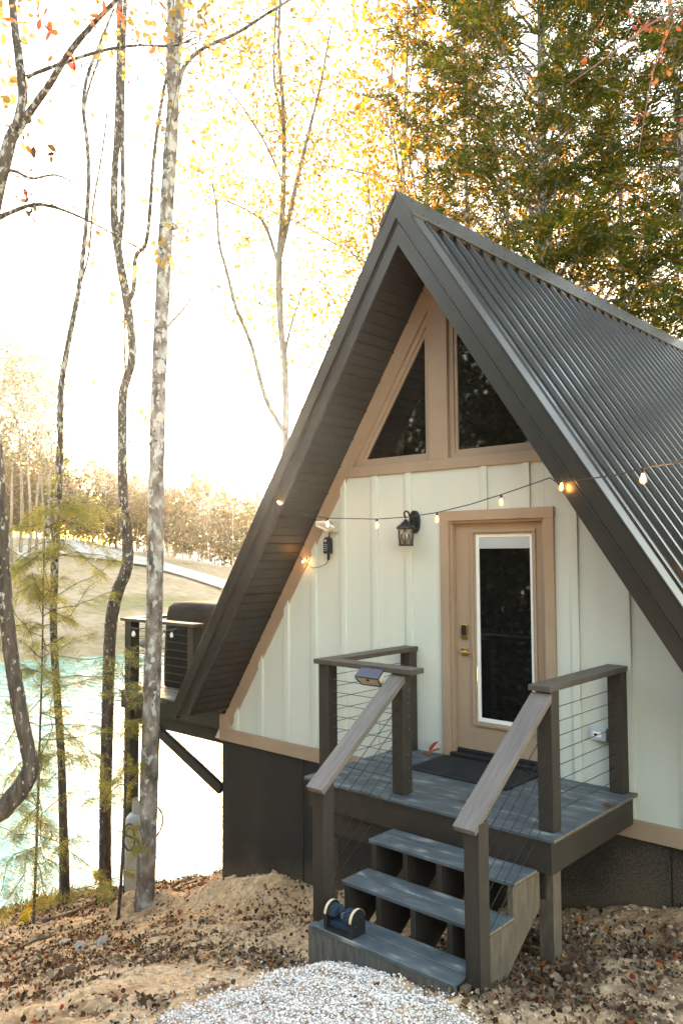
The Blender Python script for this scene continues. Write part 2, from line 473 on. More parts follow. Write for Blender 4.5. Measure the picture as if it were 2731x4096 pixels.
M['field'] = mat('dry_field_grass', (.30, .24, .14), .95, spec=.1, ramp=[(.3, (.15, .135, .065)), (.45, (.26, .205, .13)), (.58, (.32, .255, .175)), (.7, (.19, .17, .085))],
                 rscale=(.09, .05, .2), var=.25, vscale=(1.2, 1.2, 1.2))
M['road'] = mat('pale_gravel_road', (.40, .38, .355), .95, spec=.1, var=.14, vscale=(.5, .5, .5))

def water_mat():
    m = bpy.data.materials.new('lake_water'); m.use_nodes = True
    n = m.node_tree.nodes; l = m.node_tree.links; p = n['Principled BSDF']
    p.inputs['Base Color'].default_value = (.15, .40, .365, 1)
    p.inputs['Roughness'].default_value = .06
    p.inputs['IOR'].default_value = 1.33
    p.inputs['Specular IOR Level'].default_value = .32
    tc = n.new('ShaderNodeTexCoord'); mp = n.new('ShaderNodeMapping')
    mp.inputs['Rotation'].default_value = (0, 0, rad(-35)); mp.inputs['Scale'].default_value = (1.0, 3.2, 1)
    l.new(tc.outputs['Object'], mp.inputs[0])
    t = n.new('ShaderNodeTexNoise'); t.inputs['Scale'].default_value = .9; t.inputs['Detail'].default_value = 4
    l.new(mp.outputs[0], t.inputs['Vector'])
    b = n.new('ShaderNodeBump'); b.inputs['Strength'].default_value = .3; b.inputs['Distance'].default_value = .2
    l.new(t.outputs['Fac'], b.inputs['Height']); l.new(b.outputs[0], p.inputs['Normal'])
    return m
M['water'] = water_mat()

def splash(m):
    n = m.node_tree.nodes; l = m.node_tree.links; p = n['Principled BSDF']
    src = p.inputs['Base Color'].links[0].from_socket
    g = n.new('ShaderNodeNewGeometry'); sx = n.new('ShaderNodeSeparateXYZ'); l.new(g.outputs['Position'], sx.inputs[0])
    a = n.new('ShaderNodeMath'); a.operation = 'MULTIPLY_ADD'; a.inputs[1].default_value = -.265; a.inputs[2].default_value = 1.18
    l.new(sx.outputs['X'], a.inputs[0])
    h = n.new('ShaderNodeMath'); h.operation = 'ADD'; l.new(a.outputs[0], h.inputs[0]); l.new(sx.outputs['Z'], h.inputs[1])
    t = n.new('ShaderNodeTexNoise'); t.inputs['Scale'].default_value = 75; t.inputs['Detail'].default_value = 6; l.new(g.outputs['Position'], t.inputs['Vector'])
    t2 = n.new('ShaderNodeTexNoise'); t2.inputs['Scale'].default_value = 1.6; l.new(g.outputs['Position'], t2.inputs['Vector'])
    k = n.new('ShaderNodeMath'); k.operation = 'MULTIPLY_ADD'; k.inputs[1].default_value = -1.0; l.new(t2.outputs['Fac'], k.inputs[0]); l.new(h.outputs[0], k.inputs[2])
    r = n.new('ShaderNodeMapRange'); r.inputs['From Min'].default_value = -.5; r.inputs['From Max'].default_value = .3; r.inputs['To Min'].default_value = .30; r.inputs['To Max'].default_value = -.25
    l.new(k.outputs[0], r.inputs[0])
    q = n.new('ShaderNodeMath'); q.operation = 'ADD'; l.new(t.outputs['Fac'], q.inputs[0]); l.new(r.outputs[0], q.inputs[1])
    f = n.new('ShaderNodeMapRange'); f.inputs['From Min'].default_value = .5; f.inputs['From Max'].default_value = .75; f.inputs['To Max'].default_value = .32
    l.new(q.outputs[0], f.inputs[0])
    mx = n.new('ShaderNodeMix'); mx.data_type = 'RGBA'; mx.inputs[7].default_value = (.25, .18, .115, 1)
    l.new(f.outputs[0], mx.inputs[0]); l.new(src, mx.inputs[6]); l.new(mx.outputs[2], p.inputs['Base Color'])
splash(M['found'])

# ================================================================ SETTING
def axis(fine0, fine1, step, lo, hi):
    a = list(np.arange(fine0, fine1 + 1e-6, step))
    s = step; x = fine1
    while x < hi:
        s *= 1.22; x += s; a.append(x)
    s = step; x = fine0; pre = []
    while x > lo:
        s *= 1.22; x -= s; pre.append(x)
    return np.array(pre[::-1] + a)

def grid_mesh(name, X, Y, Z, m, smooth=True):
    ny, nx = X.shape
    V = np.stack([X, Y, Z], -1).reshape(-1, 3)
    i = np.arange(nx * ny).reshape(ny, nx)
    F = np.stack([i[:-1, :-1], i[:-1, 1:], i[1:, 1:], i[1:, :-1]], -1).reshape(-1, 4)
    return np_mesh(name, V, F, m, smooth=smooth)

gx = axis(-8.5, 3.2, .03, -42, 260); gy = axis(-4.2, 2.6, .03, -260, 260)
GXX, GYY = np.meshgrid(gx, gy)
gnd = tag(grid_mesh('ground', GXX, GYY, hz(GXX, GYY), M['soil']), 'sandy tan soil bank sloping down to the lake', kind='structure')
ha = gnd.data.attributes.new('humus', 'FLOAT', 'POINT')
ha.data.foreach_set('value', np.clip(litter(GXX, GYY), 0, 1).astype(np.float32).ravel())

# far hillside across the lake: polar patch seen from the porch side
CR_PX = [-900, 0, 150, 300, 520, 784, 1400]
CR_PY = [1226, 1230, 1235, 1262, 1300, 1325, 1330]
def az_of(px): return math.atan((784 - px) / FPX) + YAW
CR_AZ = np.array([az_of(p) for p in CR_PX])[::-1]
R_SH, R_CR = 50.0, 112.0
CR_Z = np.array([1.855 + ((1175.8 - y) / FPX + math.tan(PITCH)) * R_CR for y in CR_PY])[::-1]
def field_z(az, r):
    zc = np.interp(az, CR_AZ, CR_Z)
    t = (r - R_SH) / (R_CR - R_SH)
    z = (LAKE_Z - .3) + (zc - LAKE_Z + .3) * np.where(t < 0, t, np.where(t > 1, 1 + (t - 1) * .12, t * (1.25 - .25 * t)))
    return z + .5 * fbm(np.cos(az) * r * .05, np.sin(az) * r * .05, 3) * sstep(0, .2, t)
AZ = np.linspace(rad(2), rad(118), 150); RR = np.concatenate([np.linspace(44, 115, 70), np.linspace(118, 420, 30)])
AA, RG = np.meshgrid(AZ, RR)
tag(grid_mesh('far_field', CAM[0] - np.sin(AA) * RG, CAM[1] + np.cos(AA) * RG, field_z(AA, RG), M['field']),
    'dry tan grass field rising across the lake', kind='structure')

def field_hit(px, py):
    r = ray(px, py); az = math.atan2(-r[0], r[1]); hor = math.hypot(r[0], r[1])
    for k in range(900):
        t = (44 + k * .3) / hor
        if CAM[2] + r[2] * t < float(field_z(az, t * hor)): return CAM + r * t
    return CAM + r * (130 / hor)
mb = MB()
P1 = []
for (px, ya, yb) in [(40, 1262, 1290), (100, 1250, 1283), (140, 1240, 1276), (210, 1254, 1286), (280, 1271, 1293), (340, 1286, 1304), (420, 1307, 1327), (500, 1330, 1353), (600, 1365, 1384)]:
    a = field_hit(px, ya); b = field_hit(px, yb)
    P1.append((a, b))
nsub = 8
V = []
for (a, b) in P1:
    for k in range(nsub + 1):
        q = a + (b - a) * k / nsub
        az = math.atan2(-(q[0] - CAM[0]), q[1] - CAM[1]); r = math.hypot(q[0] - CAM[0], q[1] - CAM[1])
        V.append((q[0], q[1], float(field_z(az, r)) + .22))
F = [(i * (nsub + 1) + k, i * (nsub + 1) + k + 1, (i + 1) * (nsub + 1) + k + 1, (i + 1) * (nsub + 1) + k) for i in range(len(P1) - 1) for k in range(nsub)]
tag(np_mesh('gravel_road', V, F, M['road'], smooth=True), 'pale gravel road crossing the field beyond the lake', kind='structure')

mb = MB()
mb.add([(-300, -300, LAKE_Z), (6, -300, LAKE_Z), (6, 300, LAKE_Z), (-300, 300, LAKE_Z)], [(0, 1, 2, 3)])
tag(mb.build('lake', M['water']), 'rippled turquoise lake', kind='structure')

# ================================================================ CABIN
X0 = -.58
def zr(x, top): return top - 1.5 * abs(x - X0)
def xs_at(z, top): return (top - z) / 1.5
cabin = thing('a_frame_cabin', 'a-frame cabin with sage board and batten front and dark metal roof', 'cabin', (X0, 0, -.345))
XL, XR = -3.75, X0 + (X0 + 3.75)
ZS, ZT = 4.58, 4.30                         # soffit line, inner edge of the raking trim
YB = 9.0
# siding wall (below sill) with battens
mb = MB()
def half(z, top): return (top - z) / 1.5
mb.prism([(X0 - half(-.345, ZS), -.345), (-.48, -.345), (-.48, 2.62), (X0 - half(2.62, ZS), 2.62)], 0, .12)
mb.prism([(.48, -.345), (X0 + half(-.345, ZS), -.345), (X0 + half(2.62, ZS), 2.62), (.48, 2.62)], 0, .12)
mb.box(-.48, .48, 0, .12, 2.11, 2.62); mb.box(-.48, .48, 0, .12, -.345, 0)
for k in range(-8, 7):
    c = -.10 + .42 * k
    a, b = c - .033, c + .033
    if -.52 < a and b < .52:
        z0 = 2.212
    elif a < .57 and b > -.57:
        a, b = (max(a, .57), b) if c > 0 else (a, min(b, -.57))
        z0 = -.2
        if b - a < .01: continue
    else:
        z0 = -.2
    ta, tb = min(2.6, zr(a, ZT) + .04), min(2.6, zr(b, ZT) + .04)
    if min(ta, tb) < z0 + .05: continue
    mb.hexa([(a, -.0235, z0), (b, -.0235, z0), (b, .01, z0), (a, .01, z0), (a, -.0235, ta), (b, -.0235, tb), (b, .01, tb), (a, .01, ta)])
mb.build('siding', M['siding'], cabin, bevel=.003)
# gable wall behind the windows
mb = MB()
mb.prism([(X0 - half(2.625, ZS), 2.625), (X0 + half(2.625, ZS), 2.625), (X0, ZS)], .09, .14)
mb.build('gable_wall', M['soffit'], cabin)
# trims
mb = MB()
mb.box(XL, XR, -.026, .06, -.345, -.205)
mb.hexa([(XL, -.026, -.205), (XL + .2, -.026, -.205), (XL + .2, .05, -.205), (XL, .05, -.205),
         (XL, -.026, -.05), (XL + .13, -.026, -.05), (XL + .13, .05, -.05), (XL, .05, -.05)])
mb.build('skirt_trim', M['trim'], cabin, bevel=.003)
for s in (-1, 1):
    mb = MB()
    def hx(z, top): return X0 + s * half(z, top)
    pts = [(hx(-.204, ZS), -.204), (hx(-.204, ZT), -.204), (X0 + s * .001, ZT), (X0 + s * .001, ZS)]
    mb.prism(pts, -.016 - .0015 * s, .08)
    mb.build('raking_trim', M['trim'], cabin, bevel=.003)
mb = MB(); mb.box(X0 - half(2.6, ZT) - .02, X0 + half(2.6, ZT) + .02, -.024, .085, 2.602, 2.70)
mb.build('window_sill', M['trim'], cabin, bevel=.003)
mb = MB()
mb.box(X0 - .106, X0 + .106, -.022, .088, 2.70, zr(X0 + .106, ZT) + .1)
mb.build('mullion', M['trim'], cabin, bevel=.003)
# windows: two triangles
for s in (-1, 1):
    zt = ZT
    xi = X0 + s * .107
    def tri(inset):
        zb = 2.701 + inset
        xa = xi + s * inset
        top = zt - inset * 1.803
        return [(xa, zb), (X0 + s * half(zb, top), zb), (xa, zr(xa, top))]
    o3, i3, j3 = tri(0), tri(.045), tri(.075)
    mb = MB()
    for (A, B, ya, yb) in ((o3, i3, .018, .06), (i3, j3, .036, .07)):
        for k in range(3):
            a, b, c, d = A[k], A[(k + 1) % 3], B[(k + 1) % 3], B[k]
            mb.hexa([(a[0], ya, a[1]), (b[0], ya, b[1]), (c[0], ya, c[1]), (d[0], ya, d[1]),
                     (a[0], yb, a[1]), (b[0], yb, b[1]), (c[0], yb, c[1]), (d[0], yb, d[1])])
    fr = mb.build('window', M['trim'], cabin)
    mb = MB(); mb.prism(tri(.07), .052, .066)
    mb.build('pane', M['glass'], fr)
# foundation
mb = MB()
mb.box(XL + .012, XR - .012, .012, YB, -5.5, -.346)
fnd = mb.build('foundation', M['found'], cabin)
for x in (-2.4, 1.45): MB().box(x - .004, x + .004, .006, .02, -4, -.346).build('panel_joint', M['black'], fnd)
# soffits with lapped boards
for s in (-1, 1):
    mb = MB()
    cth, sth = 1 / math.hypot(1, 1.5), 1.5 / math.hypot(1, 1.5)
    L = half(0.03, ZS) / cth
    pr = []
    t = 0; k = 0
    while t < L:
        pr += [(t, .0), (t + .088, .0), (t + .09, .012), (t + .098, .012)]
        if k % 3 == 2: pr += [(t + .099, -.012), (t + .118, -.012)]; t += .02
        t += .10; k += 1
    pr = [(min(p[0], L), p[1]) for p in pr]
    pts = []
    for (t, d) in pr + [(L, .05), (0, .05)]:
        # t along slope from ridge, d outward (up)
        pts.append((X0 + s * (t * cth + d * sth), ZS - t * sth + d * cth))
    if s < 0: pts = pts
    mb.prism(pts, -.575, -.001)
    mb.build('soffit', M['soffit'], cabin)
# rake fascia in two steps + top flange
TOPZ = 5.03
for s in (-1, 1):
    def band(mb, ta, tb, y0, y1, zb=.015):
        pts = [(X0 + s * half(zb, ta), zb), (X0, ta), (X0, tb), (X0 + s * half(zb, tb), zb)]
        mb.prism(pts, y0, y1)
    e = .002 * s
    mb = MB()
    band(mb, TOPZ, 4.80, -.618 - e, -.57)
    band(mb, TOPZ + .012, TOPZ - .03, -.618 - e, -.47)
    mb.build('rake_trim', M['metal'], cabin, bevel=.006)
    mb = MB()
    band(mb, 4.80, 4.566, -.594 - e, -.565)
    band(mb, 4.782, 4.762, -.604 - e, -.59)
    mb.build('fascia', M['metal'], cabin, bevel=.004)
    # roof sheet: ribs along the slope
    mb = MB()
    prof = []
    y = -.50; 
    while y < YB:
        prof += [(y, 0), (y + .055, 0), (y + .066, .034), (y + .088, .034), (y + .099, 0), (y + .125, 0), (y + .131, .012), (y + .141, .012), (y + .147, 0), (y + .165, 0), (y + .171, .012), (y + .181, .012), (y + .187, 0)]
        y += .2286
    V = []; nn = len(prof)
    cth, sth = 1 / math.hypot(1, 1.5), 1.5 / math.hypot(1, 1.5)
    Lr = half(-.05, TOPZ - .03) / cth
    for (t) in (0, Lr * .25, Lr * .5, Lr * .75, Lr):
        for (yy, h) in prof:
            V.append((X0 + s * (t * cth + h * sth), yy, TOPZ - .03 - t * sth + h * cth))
    F = [(r * nn + i, r * nn + i + 1, (r + 1) * nn + i + 1, (r + 1) * nn + i) for r in range(4) for i in range(nn - 1)]
    mb.add(V, F)
    rs = mb.build('roof', M['roof'], cabin)
    sc = MB()
    for t in (.22, .42, .62, .82):
        y = -.50 + .107
        while y < YB:
            p = np.array([X0 + s * (Lr * t * cth), y, TOPZ - .03 - Lr * t * sth]); nrm = np.array([s * sth, 0, cth])
            sc.tube([p - nrm * .002, p + nrm * .006], .007, 6)
            y += .2286
    sc.build('roof_screws', M['black'], rs)['kind'] = 'stuff'
    # roof body underneath
    mb = MB()
    band2 = [(X0 + s * half(.02, TOPZ - .05), .02), (X0, TOPZ - .05), (X0, ZS + .09), (X0 + s * half(.02, ZS + .09), .02)]
    mb.prism(band2, -.568, YB)
    mb.build('roof_deck', M['soffit'], cabin)
# ridge cap
mb = MB()
for s in (-1, 1):
    cth, sth = 1 / math.hypot(1, 1.5), 1.5 / math.hypot(1, 1.5)
    for (t0, t1, h) in ((0, .31, .040),):
        a = (X0, TOPZ + .025); b = (X0 + s * t1 * cth + s * h * sth * .7, TOPZ + .0 - t1 * sth + h * cth * .7)
        c = (X0 + s * t1 * cth + s * .0, TOPZ - .03 - t1 * sth)
        mb.prism([(X0, a[1]), b, c, (X0, a[1] - .05)], -.625, YB + .05)
        mb.prism([(b[0] - s * .004, b[1] + .006), (b[0] + s * .012, b[1] - .018), (b[0] + s * .0, b[1] - .03), (b[0] - s * .02, b[1])], -.4, YB)
rc = mb.build('ridge_cap', M['metal'], cabin, bevel=.004)
mb = MB()
y = -.45
while y < YB:
    for s in (-1, 1):
        p = np.array([X0 + s * .172, y, TOPZ - .215]); nrm = np.array([s * .83, 0, .555])
        mb.tube([p - nrm * .004, p + nrm * .010], .006, 6)
    y += .2286
mb.build('cap_screws', M['black'], rc)['kind'] = 'stuff'
# door
mb = MB()
mb.box(-.569, -.478, -.030, .09, 0.003, 2.122); mb.box(.478, .567, -.030, .09, 0.003, 2.122); mb.box(-.574, .572, -.033, .09, 2.122, 2.212)
mb.box(-.478, -.452, -.004, .088, 0.003, 2.122); mb.box(.452, .478, -.004, .088, 0.003, 2.122); mb.box(-.452, .452, -.004, .088, 2.098, 2.122)
mb.build('door_casing', M['trim'], cabin, bevel=.003)
mb = MB()
# slab as a frame around the lite
mb.box(-.451, -.262, .05, .086, .075, 2.097); mb.box(.352, .451, .05, .086, .075, 2.097)
mb.box(-.262, .352, .05, .086, .075, .315); mb.box(-.262, .352, .05, .086, 2.02, 2.097)
door = mb.build('door', M['door'], cabin, bevel=.002)
def ring(x0, x1, z0, z1, w, ya, yb, name, m, par, bev=.002):
    mb = MB()
    mb.box(x0, x0 + w, ya, yb, z0, z1); mb.box(x1 - w, x1, ya, yb, z0, z1)
    mb.box(x0 + w, x1 - w, ya, yb, z0, z0 + w); mb.box(x0 + w, x1 - w, ya, yb, z1 - w, z1)
    return mb.build(name, m, par, bevel=bev)
ring(-.278, .368, .298, 2.036, .024, .026, .052, 'lite_moulding', M['door'], door)
ring(-.256, .346, .320, 2.014, .014, .040, .058, 'lite_bead', M['door'], door)
ring(-.244, .334, .332, 2.002, .034, .060, .080, 'lite_frame', M['white'], door)
mb = MB(); mb.box(-.212, .302, .070, .078, .364, 1.97)
mb.build('glass_pane', M['glass'], door)
mb = MB(); mb.box(-.2095, .2995, .0655, .0695, 1.87, 1.967)
for z in (1.872, 1.884, 1.896, 1.908, 1.92): mb.box(-.2085, .2985, .0635, .0665, z - .003, z + .003)
for x in (-.11, .2): mb.box(x - .006, x + .006, .0625, .0675, 1.87, 1.965)
mb.build('blind', M['blind'], door)
mb = MB(); mb.box(-.476, .476, -.05, .085, .004, .045); mb.box(-.45, .45, .03, .08, .045, .072)
mb.build('threshold', M['black'], cabin, bevel=.004)
# lock and lever
mb = MB()
mb.prism([(-.392 + .0 + dx, 1.12 + dz) for dx, dz in [(.008, -.066), (.060, -.066), (.068, -.055), (.068, .055), (.060, .066), (.008, .066), (0, .055), (0, -.055)]], .028, .051)
lk = mb.build('keypad_lock', M['brass'], door, bevel=.004)
mb = MB(); mb.prism([(-.382, 1.09), (-.334, 1.09), (-.334, 1.165), (-.345, 1.178), (-.371, 1.178), (-.382, 1.165)], .0245, .0285)
mb.build('keypad', M['black'], lk)
mb = MB(); mb.box(-.395, -.330, .034, .051, .905, .972)
mb.lathe([(.014, 0), (.014, .05)], (-.362, .04, .938), 12, 'y'); mb.box(-.376, -.255, -.018, -.004, .929, .945)
mb.build('lever_handle', M['brass'], door, bevel=.003)

# wall devices
lan = thing('wall_lantern', 'black carriage lantern with crossed bars mounted left of the door', 'lantern', (-.86, -.02, 2.1))
mb = MB(); mb.prism([(-.86 + .055 * math.sin(a), 2.125 + .11 * math.cos(a)) for a in np.linspace(0, 2 * PI, 16, endpoint=False)], -.045, -.0005)
mb.lathe([(.03, 0), (.018, .03)], (-.86, -.045, 2.1), 10, 'y')
mb.build('back_plate', M['black'], lan, bevel=.004)
LC = np.array([-.86, -.16, 1.98])
mb = MB(); a = np.linspace(0, PI * 1.15, 10)
mb.tube([(-.86, -.06, 2.09), (-.86, -.085, 2.16), (-.86, -.12, 2.215), (-.86, -.16, 2.225), (-.86, -.185, 2.205), (-.86, -.175, 2.175), (-.86, -.16, 2.16)], .009, 8)
mb.build('scroll_arm', M['black'], lan, smooth=True)
mb = MB(); mb.lathe([(.002, .17), (.018, .165), (.022, .15), (.04, .14), (.05, .125), (.085, .10), (.092, .082), (.088, .078)], LC, 18)
mb.build('roof_cap', M['black'], lan, smooth=True)
mb = MB(); mb.lathe([(.062, -.065), (.072, .082)], LC, 18)
mb.build('glass_shade', M['lampglass'], lan, smooth=True)
mb = MB()
mb.lathe([(.07, -.082), (.07, -.066)], LC, 18)
for k in range(6):
    a = k * PI / 3; b = a + PI / 3
    def rp(an, z): 
        r = .066 + .01 * (z + .066) / .148
        return LC + np.array([r * math.cos(an), r * math.sin(an), z])
    mb.tube([rp(a, -.07), rp(a, .08)], .0045, 5)
    mb.tube([rp(a, -.066), rp((a + b) / 2, .007), rp(b, .08)], .003, 5); mb.tube([rp(b, -.066), rp((a + b) / 2, .007), rp(a, .08)], .003, 5)
mb.build('cage', M['black'], lan)

ob = thing('outlet_cover_box', 'grey outdoor outlet cover low on the siding right of the door', 'outlet cover', (.925, 0, .405))
mb = MB(); mb.box(.86, .995, -.055, -.001, .355, .455)
mb.build('body', M['grey'], ob, bevel=.008)
mb = MB(); mb.box(.885, .955, -.060, -.050, .382, .425); mb.build('clear_lid', M['white'], ob, bevel=.003)
mb = MB(); mb.box(.898, .925, -.063, -.055, .395, .412); mb.build('receptacle', M['black'], ob)

jb = thing('outlet_junction_box', 'beige outlet box with its bubble cover flipped up under the left eave', 'outlet box', (-1.9, 0, 2.11))
mb = MB(); mb.box(-1.95, -1.86, -.065, -.001, 2.05, 2.165); mb.build('body', M['beige'], jb, bevel=.005)
mb = MB(); P = [(-1.955, -.07, 2.07), (-1.97, -.21, 2.12), (-1.96, -.22, 2.15), (-1.87, -.20, 2.155), (-1.865, -.07, 2.10)]
mb.tube(P + [P[0]], .013, 6); mb.hexa([(-1.955, -.07, 2.075), (-1.865, -.07, 2.085), (-1.87, -.2, 2.14), (-1.965, -.21, 2.13),
                                     (-1.955, -.07, 2.085), (-1.865, -.07, 2.095), (-1.87, -.2, 2.15), (-1.965, -.21, 2.14)])
mb.build('flip_cover', M['white'], jb)
tm = thing('plug_in_timer', 'black plug-in timer hanging below the beige outlet box', 'timer', (-1.95, -.05, 1.9))
mb = MB(); pts = [(-1.998 + .088 * u, v) for u, v in [(0, 1.83), (1, 1.83), (1, 1.96)]] + [(-1.954 + .044 * math.cos(a), 1.96 + .044 * math.sin(a)) for a in np.linspace(.3, PI - .3, 7)] + [(-1.998, 1.96)]
mb.prism(pts, -.085, -.03); mb.box(-1.958, -1.936, -.07, -.045, 1.765, 1.83)
mb.build('body', M['blackplastic'], tm, bevel=.006)
for r in range(4):
    for c in range(2): MB().box(-1.981 + c * .026, -1.968 + c * .026, -.088, -.084, 1.86 + r * .02, 1.868 + r * .02).build('button', M['grey'], tm)
MB().box(-1.982, -1.95, -.088, -.084, 1.952, 1.974).build('display', M['grey'], tm)
mb = MB(); mb.tube([(-1.93, -.05, 2.06), (-1.935, -.055, 2.02), (-1.945, -.055, 2.0)], .008, 6); mb.build('plug_cord', M['blackplastic'], tm)

# ---------------------------------------------------------------- string lights
def sag(a, b, s, n=24):
    a = np.array(a, float); b = np.array(b, float); t = np.linspace(0, 1, n)[:, None]
    p = a + (b - a) * t; p[:, 2] -= s * 4 * (t * (1 - t))[:, 0]
    return p
def bulb(root, p, lit=True, tilt=(0, 0, -1), sc=1.0):
    sc *= .8
    d = np.array(tilt, float); d /= np.linalg.norm(d)
    mb = MB(); mb.tube([p, p + d * .034 * sc], .012 * sc, 8); s = mb.build('socket', M['blackplastic'], root)
    mb = MB()
    hs = [.034, .045, .07, .09, .105, .112]; rs = [.010, .013, .023, .026, .018, .004]
    mb.tube([p + d * h * sc for h in hs], [r * sc for r in rs], 10)
    mb.build('bulb', M['bulb'] if lit else M['clearbulb'], s, smooth=True)
    if lit:
        u = np.cross(d, [.6, .8, .1]); u /= np.linalg.norm(u)
        mb = MB(); mb.tube([p + d * .04 * sc + u * .005, p + d * .07 * sc + u * .010, p + d * .095 * sc + u * .004, p + d * .097 * sc - u * .004, p + d * .07 * sc - u * .010, p + d * .04 * sc - u * .005], .0032, 6)
        mb.build('filament', M['filament'], s)
sl = thing('string_lights', 'black string of lit edison bulbs swagged across the cabin front', 'string lights', on_y(645, 1160, -.62))
A0 = on_y(636, 1155, -.63); B0 = on_y(1283, 1093, -.63)
pl = [on_y(652, 1167, -.62), on_y(700, 1182, -.55), on_y(752, 1190, -.5), on_y(865, 1192, -.45), on_y(940, 1187, -.5), on_y(1003, 1177, -.55), on_y(1080, 1158, -.6),
      on_y(1150, 1136, -.62), on_y(1220, 1112, -.63), on_y(1262, 1097, -.635)]
pr_ = [on_y(1276, 1107, -.64), on_y(1340, 1101, -.95), on_y(1420, 1090, -1.4), on_y(1475, 1075, -1.75), on_y(1530, 1066, -2.1), on_y(1600, 1055, -2.5)]
mb = MB(); mb.tube(pl, .0045, 6)
mb.tube([pl[-1], pr_[0]], .0045, 6); mb.tube(pr_, .0045, 6)
mb.tube([on_y(555 + 3, 1290, -.09) * 0 + np.array([-1.947, -.06, 1.765]), (-1.99, -.05, 1.72), (-2.1, -.04, 1.69), (-2.2, -.035, 1.68), (-2.3, -.035, 1.73), (-2.38, -.05, 1.80), (-2.42, -.3, 1.9), (-2.2, -.6, 2.2), A0], .004, 6)
mb.build('wire', M['blackplastic'], sl)
for (px, py, y) in ((752, 1190, -.5), (865, 1192, -.45), (1003, 1177, -.55), (1150, 1136, -.62), (1475, 1075, -1.75)):
    bulb(sl, on_y(px, py, y))
bulb(sl, on_y(1289, 1101, -.65), tilt=(0, -.15, -1))
bulb(sl, on_y(650, 1160, -.62), tilt=(-.6, -.1, .35), sc=.9)
bulb(sl, on_y(706, 1281, -.05), tilt=(-.65, -.5, -.7), sc=.9)

# ================================================================ PORCH
porch = thing('porch', 'small raised porch with slate boards and brown cable railings at the door', 'porch', (.09, -.67, -.25))
def board_profile(y0, y1, z, th=.025, n=9):
    w = (y1 - y0)
    pts = [(y0, z - .004), (y0 + .004, z), (y1 - .004, z), (y1, z - .004), (y1, z - th)]
    st = w / (2 * n + 1)
    for k in range(2 * n, -1, -1):
        yy = y0 + st * k
        if k % 2 == 1:
            pts += [(yy + st, z - th + .013), (yy, z - th + .013)]
        else:
            pts += [(yy, z - th)] if k else []
            
    pts += [(y0, z - th)]
    return pts
mb = MB()
y = -1.345
while y < -.01:
    mb.prism(board_profile(y, min(y + .139, -.005), 0), -1.03, 1.213, 'x')
    y += .149
db = mb.build('deck_boards', M['deck'], porch)
y = -1.345
while y < -.01:
    MB().prism(board_profile(y, min(y + .139, -.005), -.001), 1.2132, 1.2165, 'x').build('board_end', M['boardend'], db)
    y += .149
mb = MB()
mb.box(-1.0, 1.185, -1.325, -1.285, -.235, -.026); mb.box(1.147, 1.184, -1.285, -.03, -.236, -.027); mb.box(-1.0, -.963, -1.285, -.03, -.235, -.026)
for k in range(1, 5): mb.box(-1 + k * .43, -.96 + k * .43, -1.284, -.03, -.225, -.027)
mb.build('rim_joist', M['wood'], porch, bevel=.003)
mb = MB(); mb.box(-1.0, 1.10, -1.262, -1.19, -.43, -.237); mb.build('beam', M['wood'], porch, bevel=.003)
for x in (-.93, 1.07):
    mb = MB(); zg = float(hz(x, -1.2)) - .4
    mb.box(x - .02, x + .085, -1.259, -1.15, zg, -.4325)
    mb.box(x + .032, x + .085, -1.259, -1.15, -.4325, -.237)
    mb.build('support_post', M['stringer'], porch, bevel=.003)
PW = .11
posts = {'fl': (-.966, -1.235), 'fm': (-.19, -1.235), 'fr': (1.045, -1.235), 'rr': (1.045, -.13), 'rl': (-.966, -.13)}
for k, (x, y) in posts.items():
    mb = MB(); mb.box(x, x + PW, y, y + PW, .001 if k != 'x' else 0, .915)
    mb.build('railing_post', M['wood'], porch, bevel=.004)
    # cable end fittings
mb = MB(); mb.box(-1.0, -.845, -1.105, -.012, .916, .956); mb.build('top_rail', M['railtop'], porch, bevel=.004)
mb = MB(); mb.box(-1.0, .03, -1.262, -1.107, .917, .957); mb.build('top_rail', M['railtop'], porch, bevel=.004)
mb = MB(); mb.box(1.0, 1.165, -1.262, -.012, .916, .956); mb.build('top_rail', M['railtop'], porch, bevel=.004)
for k in range(8):
    z = .10 + .098 * k
    for (a, b) in (((-.911, -1.18, z), (-.135, -1.18, z)), ((-.911, -1.13, z + .03), (-.911, -.06, z + .03)), ((1.10, -1.13, z), (1.10, -.06, z))):
        mb = MB(); mb.tube([a, b], .0028, 5)
        c = mb.build('railing_cable', M['cable'], porch)
        if a[0] > 1:
            for (fx, fy, fz) in ((1.030, -.075, z), (1.032, -1.18, z - .02)): MB().lathe([(.009, 0), (.009, .014)], (fx, fy, fz), 6, 'x').build('cable_fitting', M['steel'], c)
        elif a[1] < -1.15:
            for (fx, fy, fz) in ((-.080, -1.18, z), (-.856, -1.17, z)): MB().lathe([(.009, 0), (.009, .014)], (fx, fy, fz), 6, 'x').build('cable_fitting', M['steel'], c)

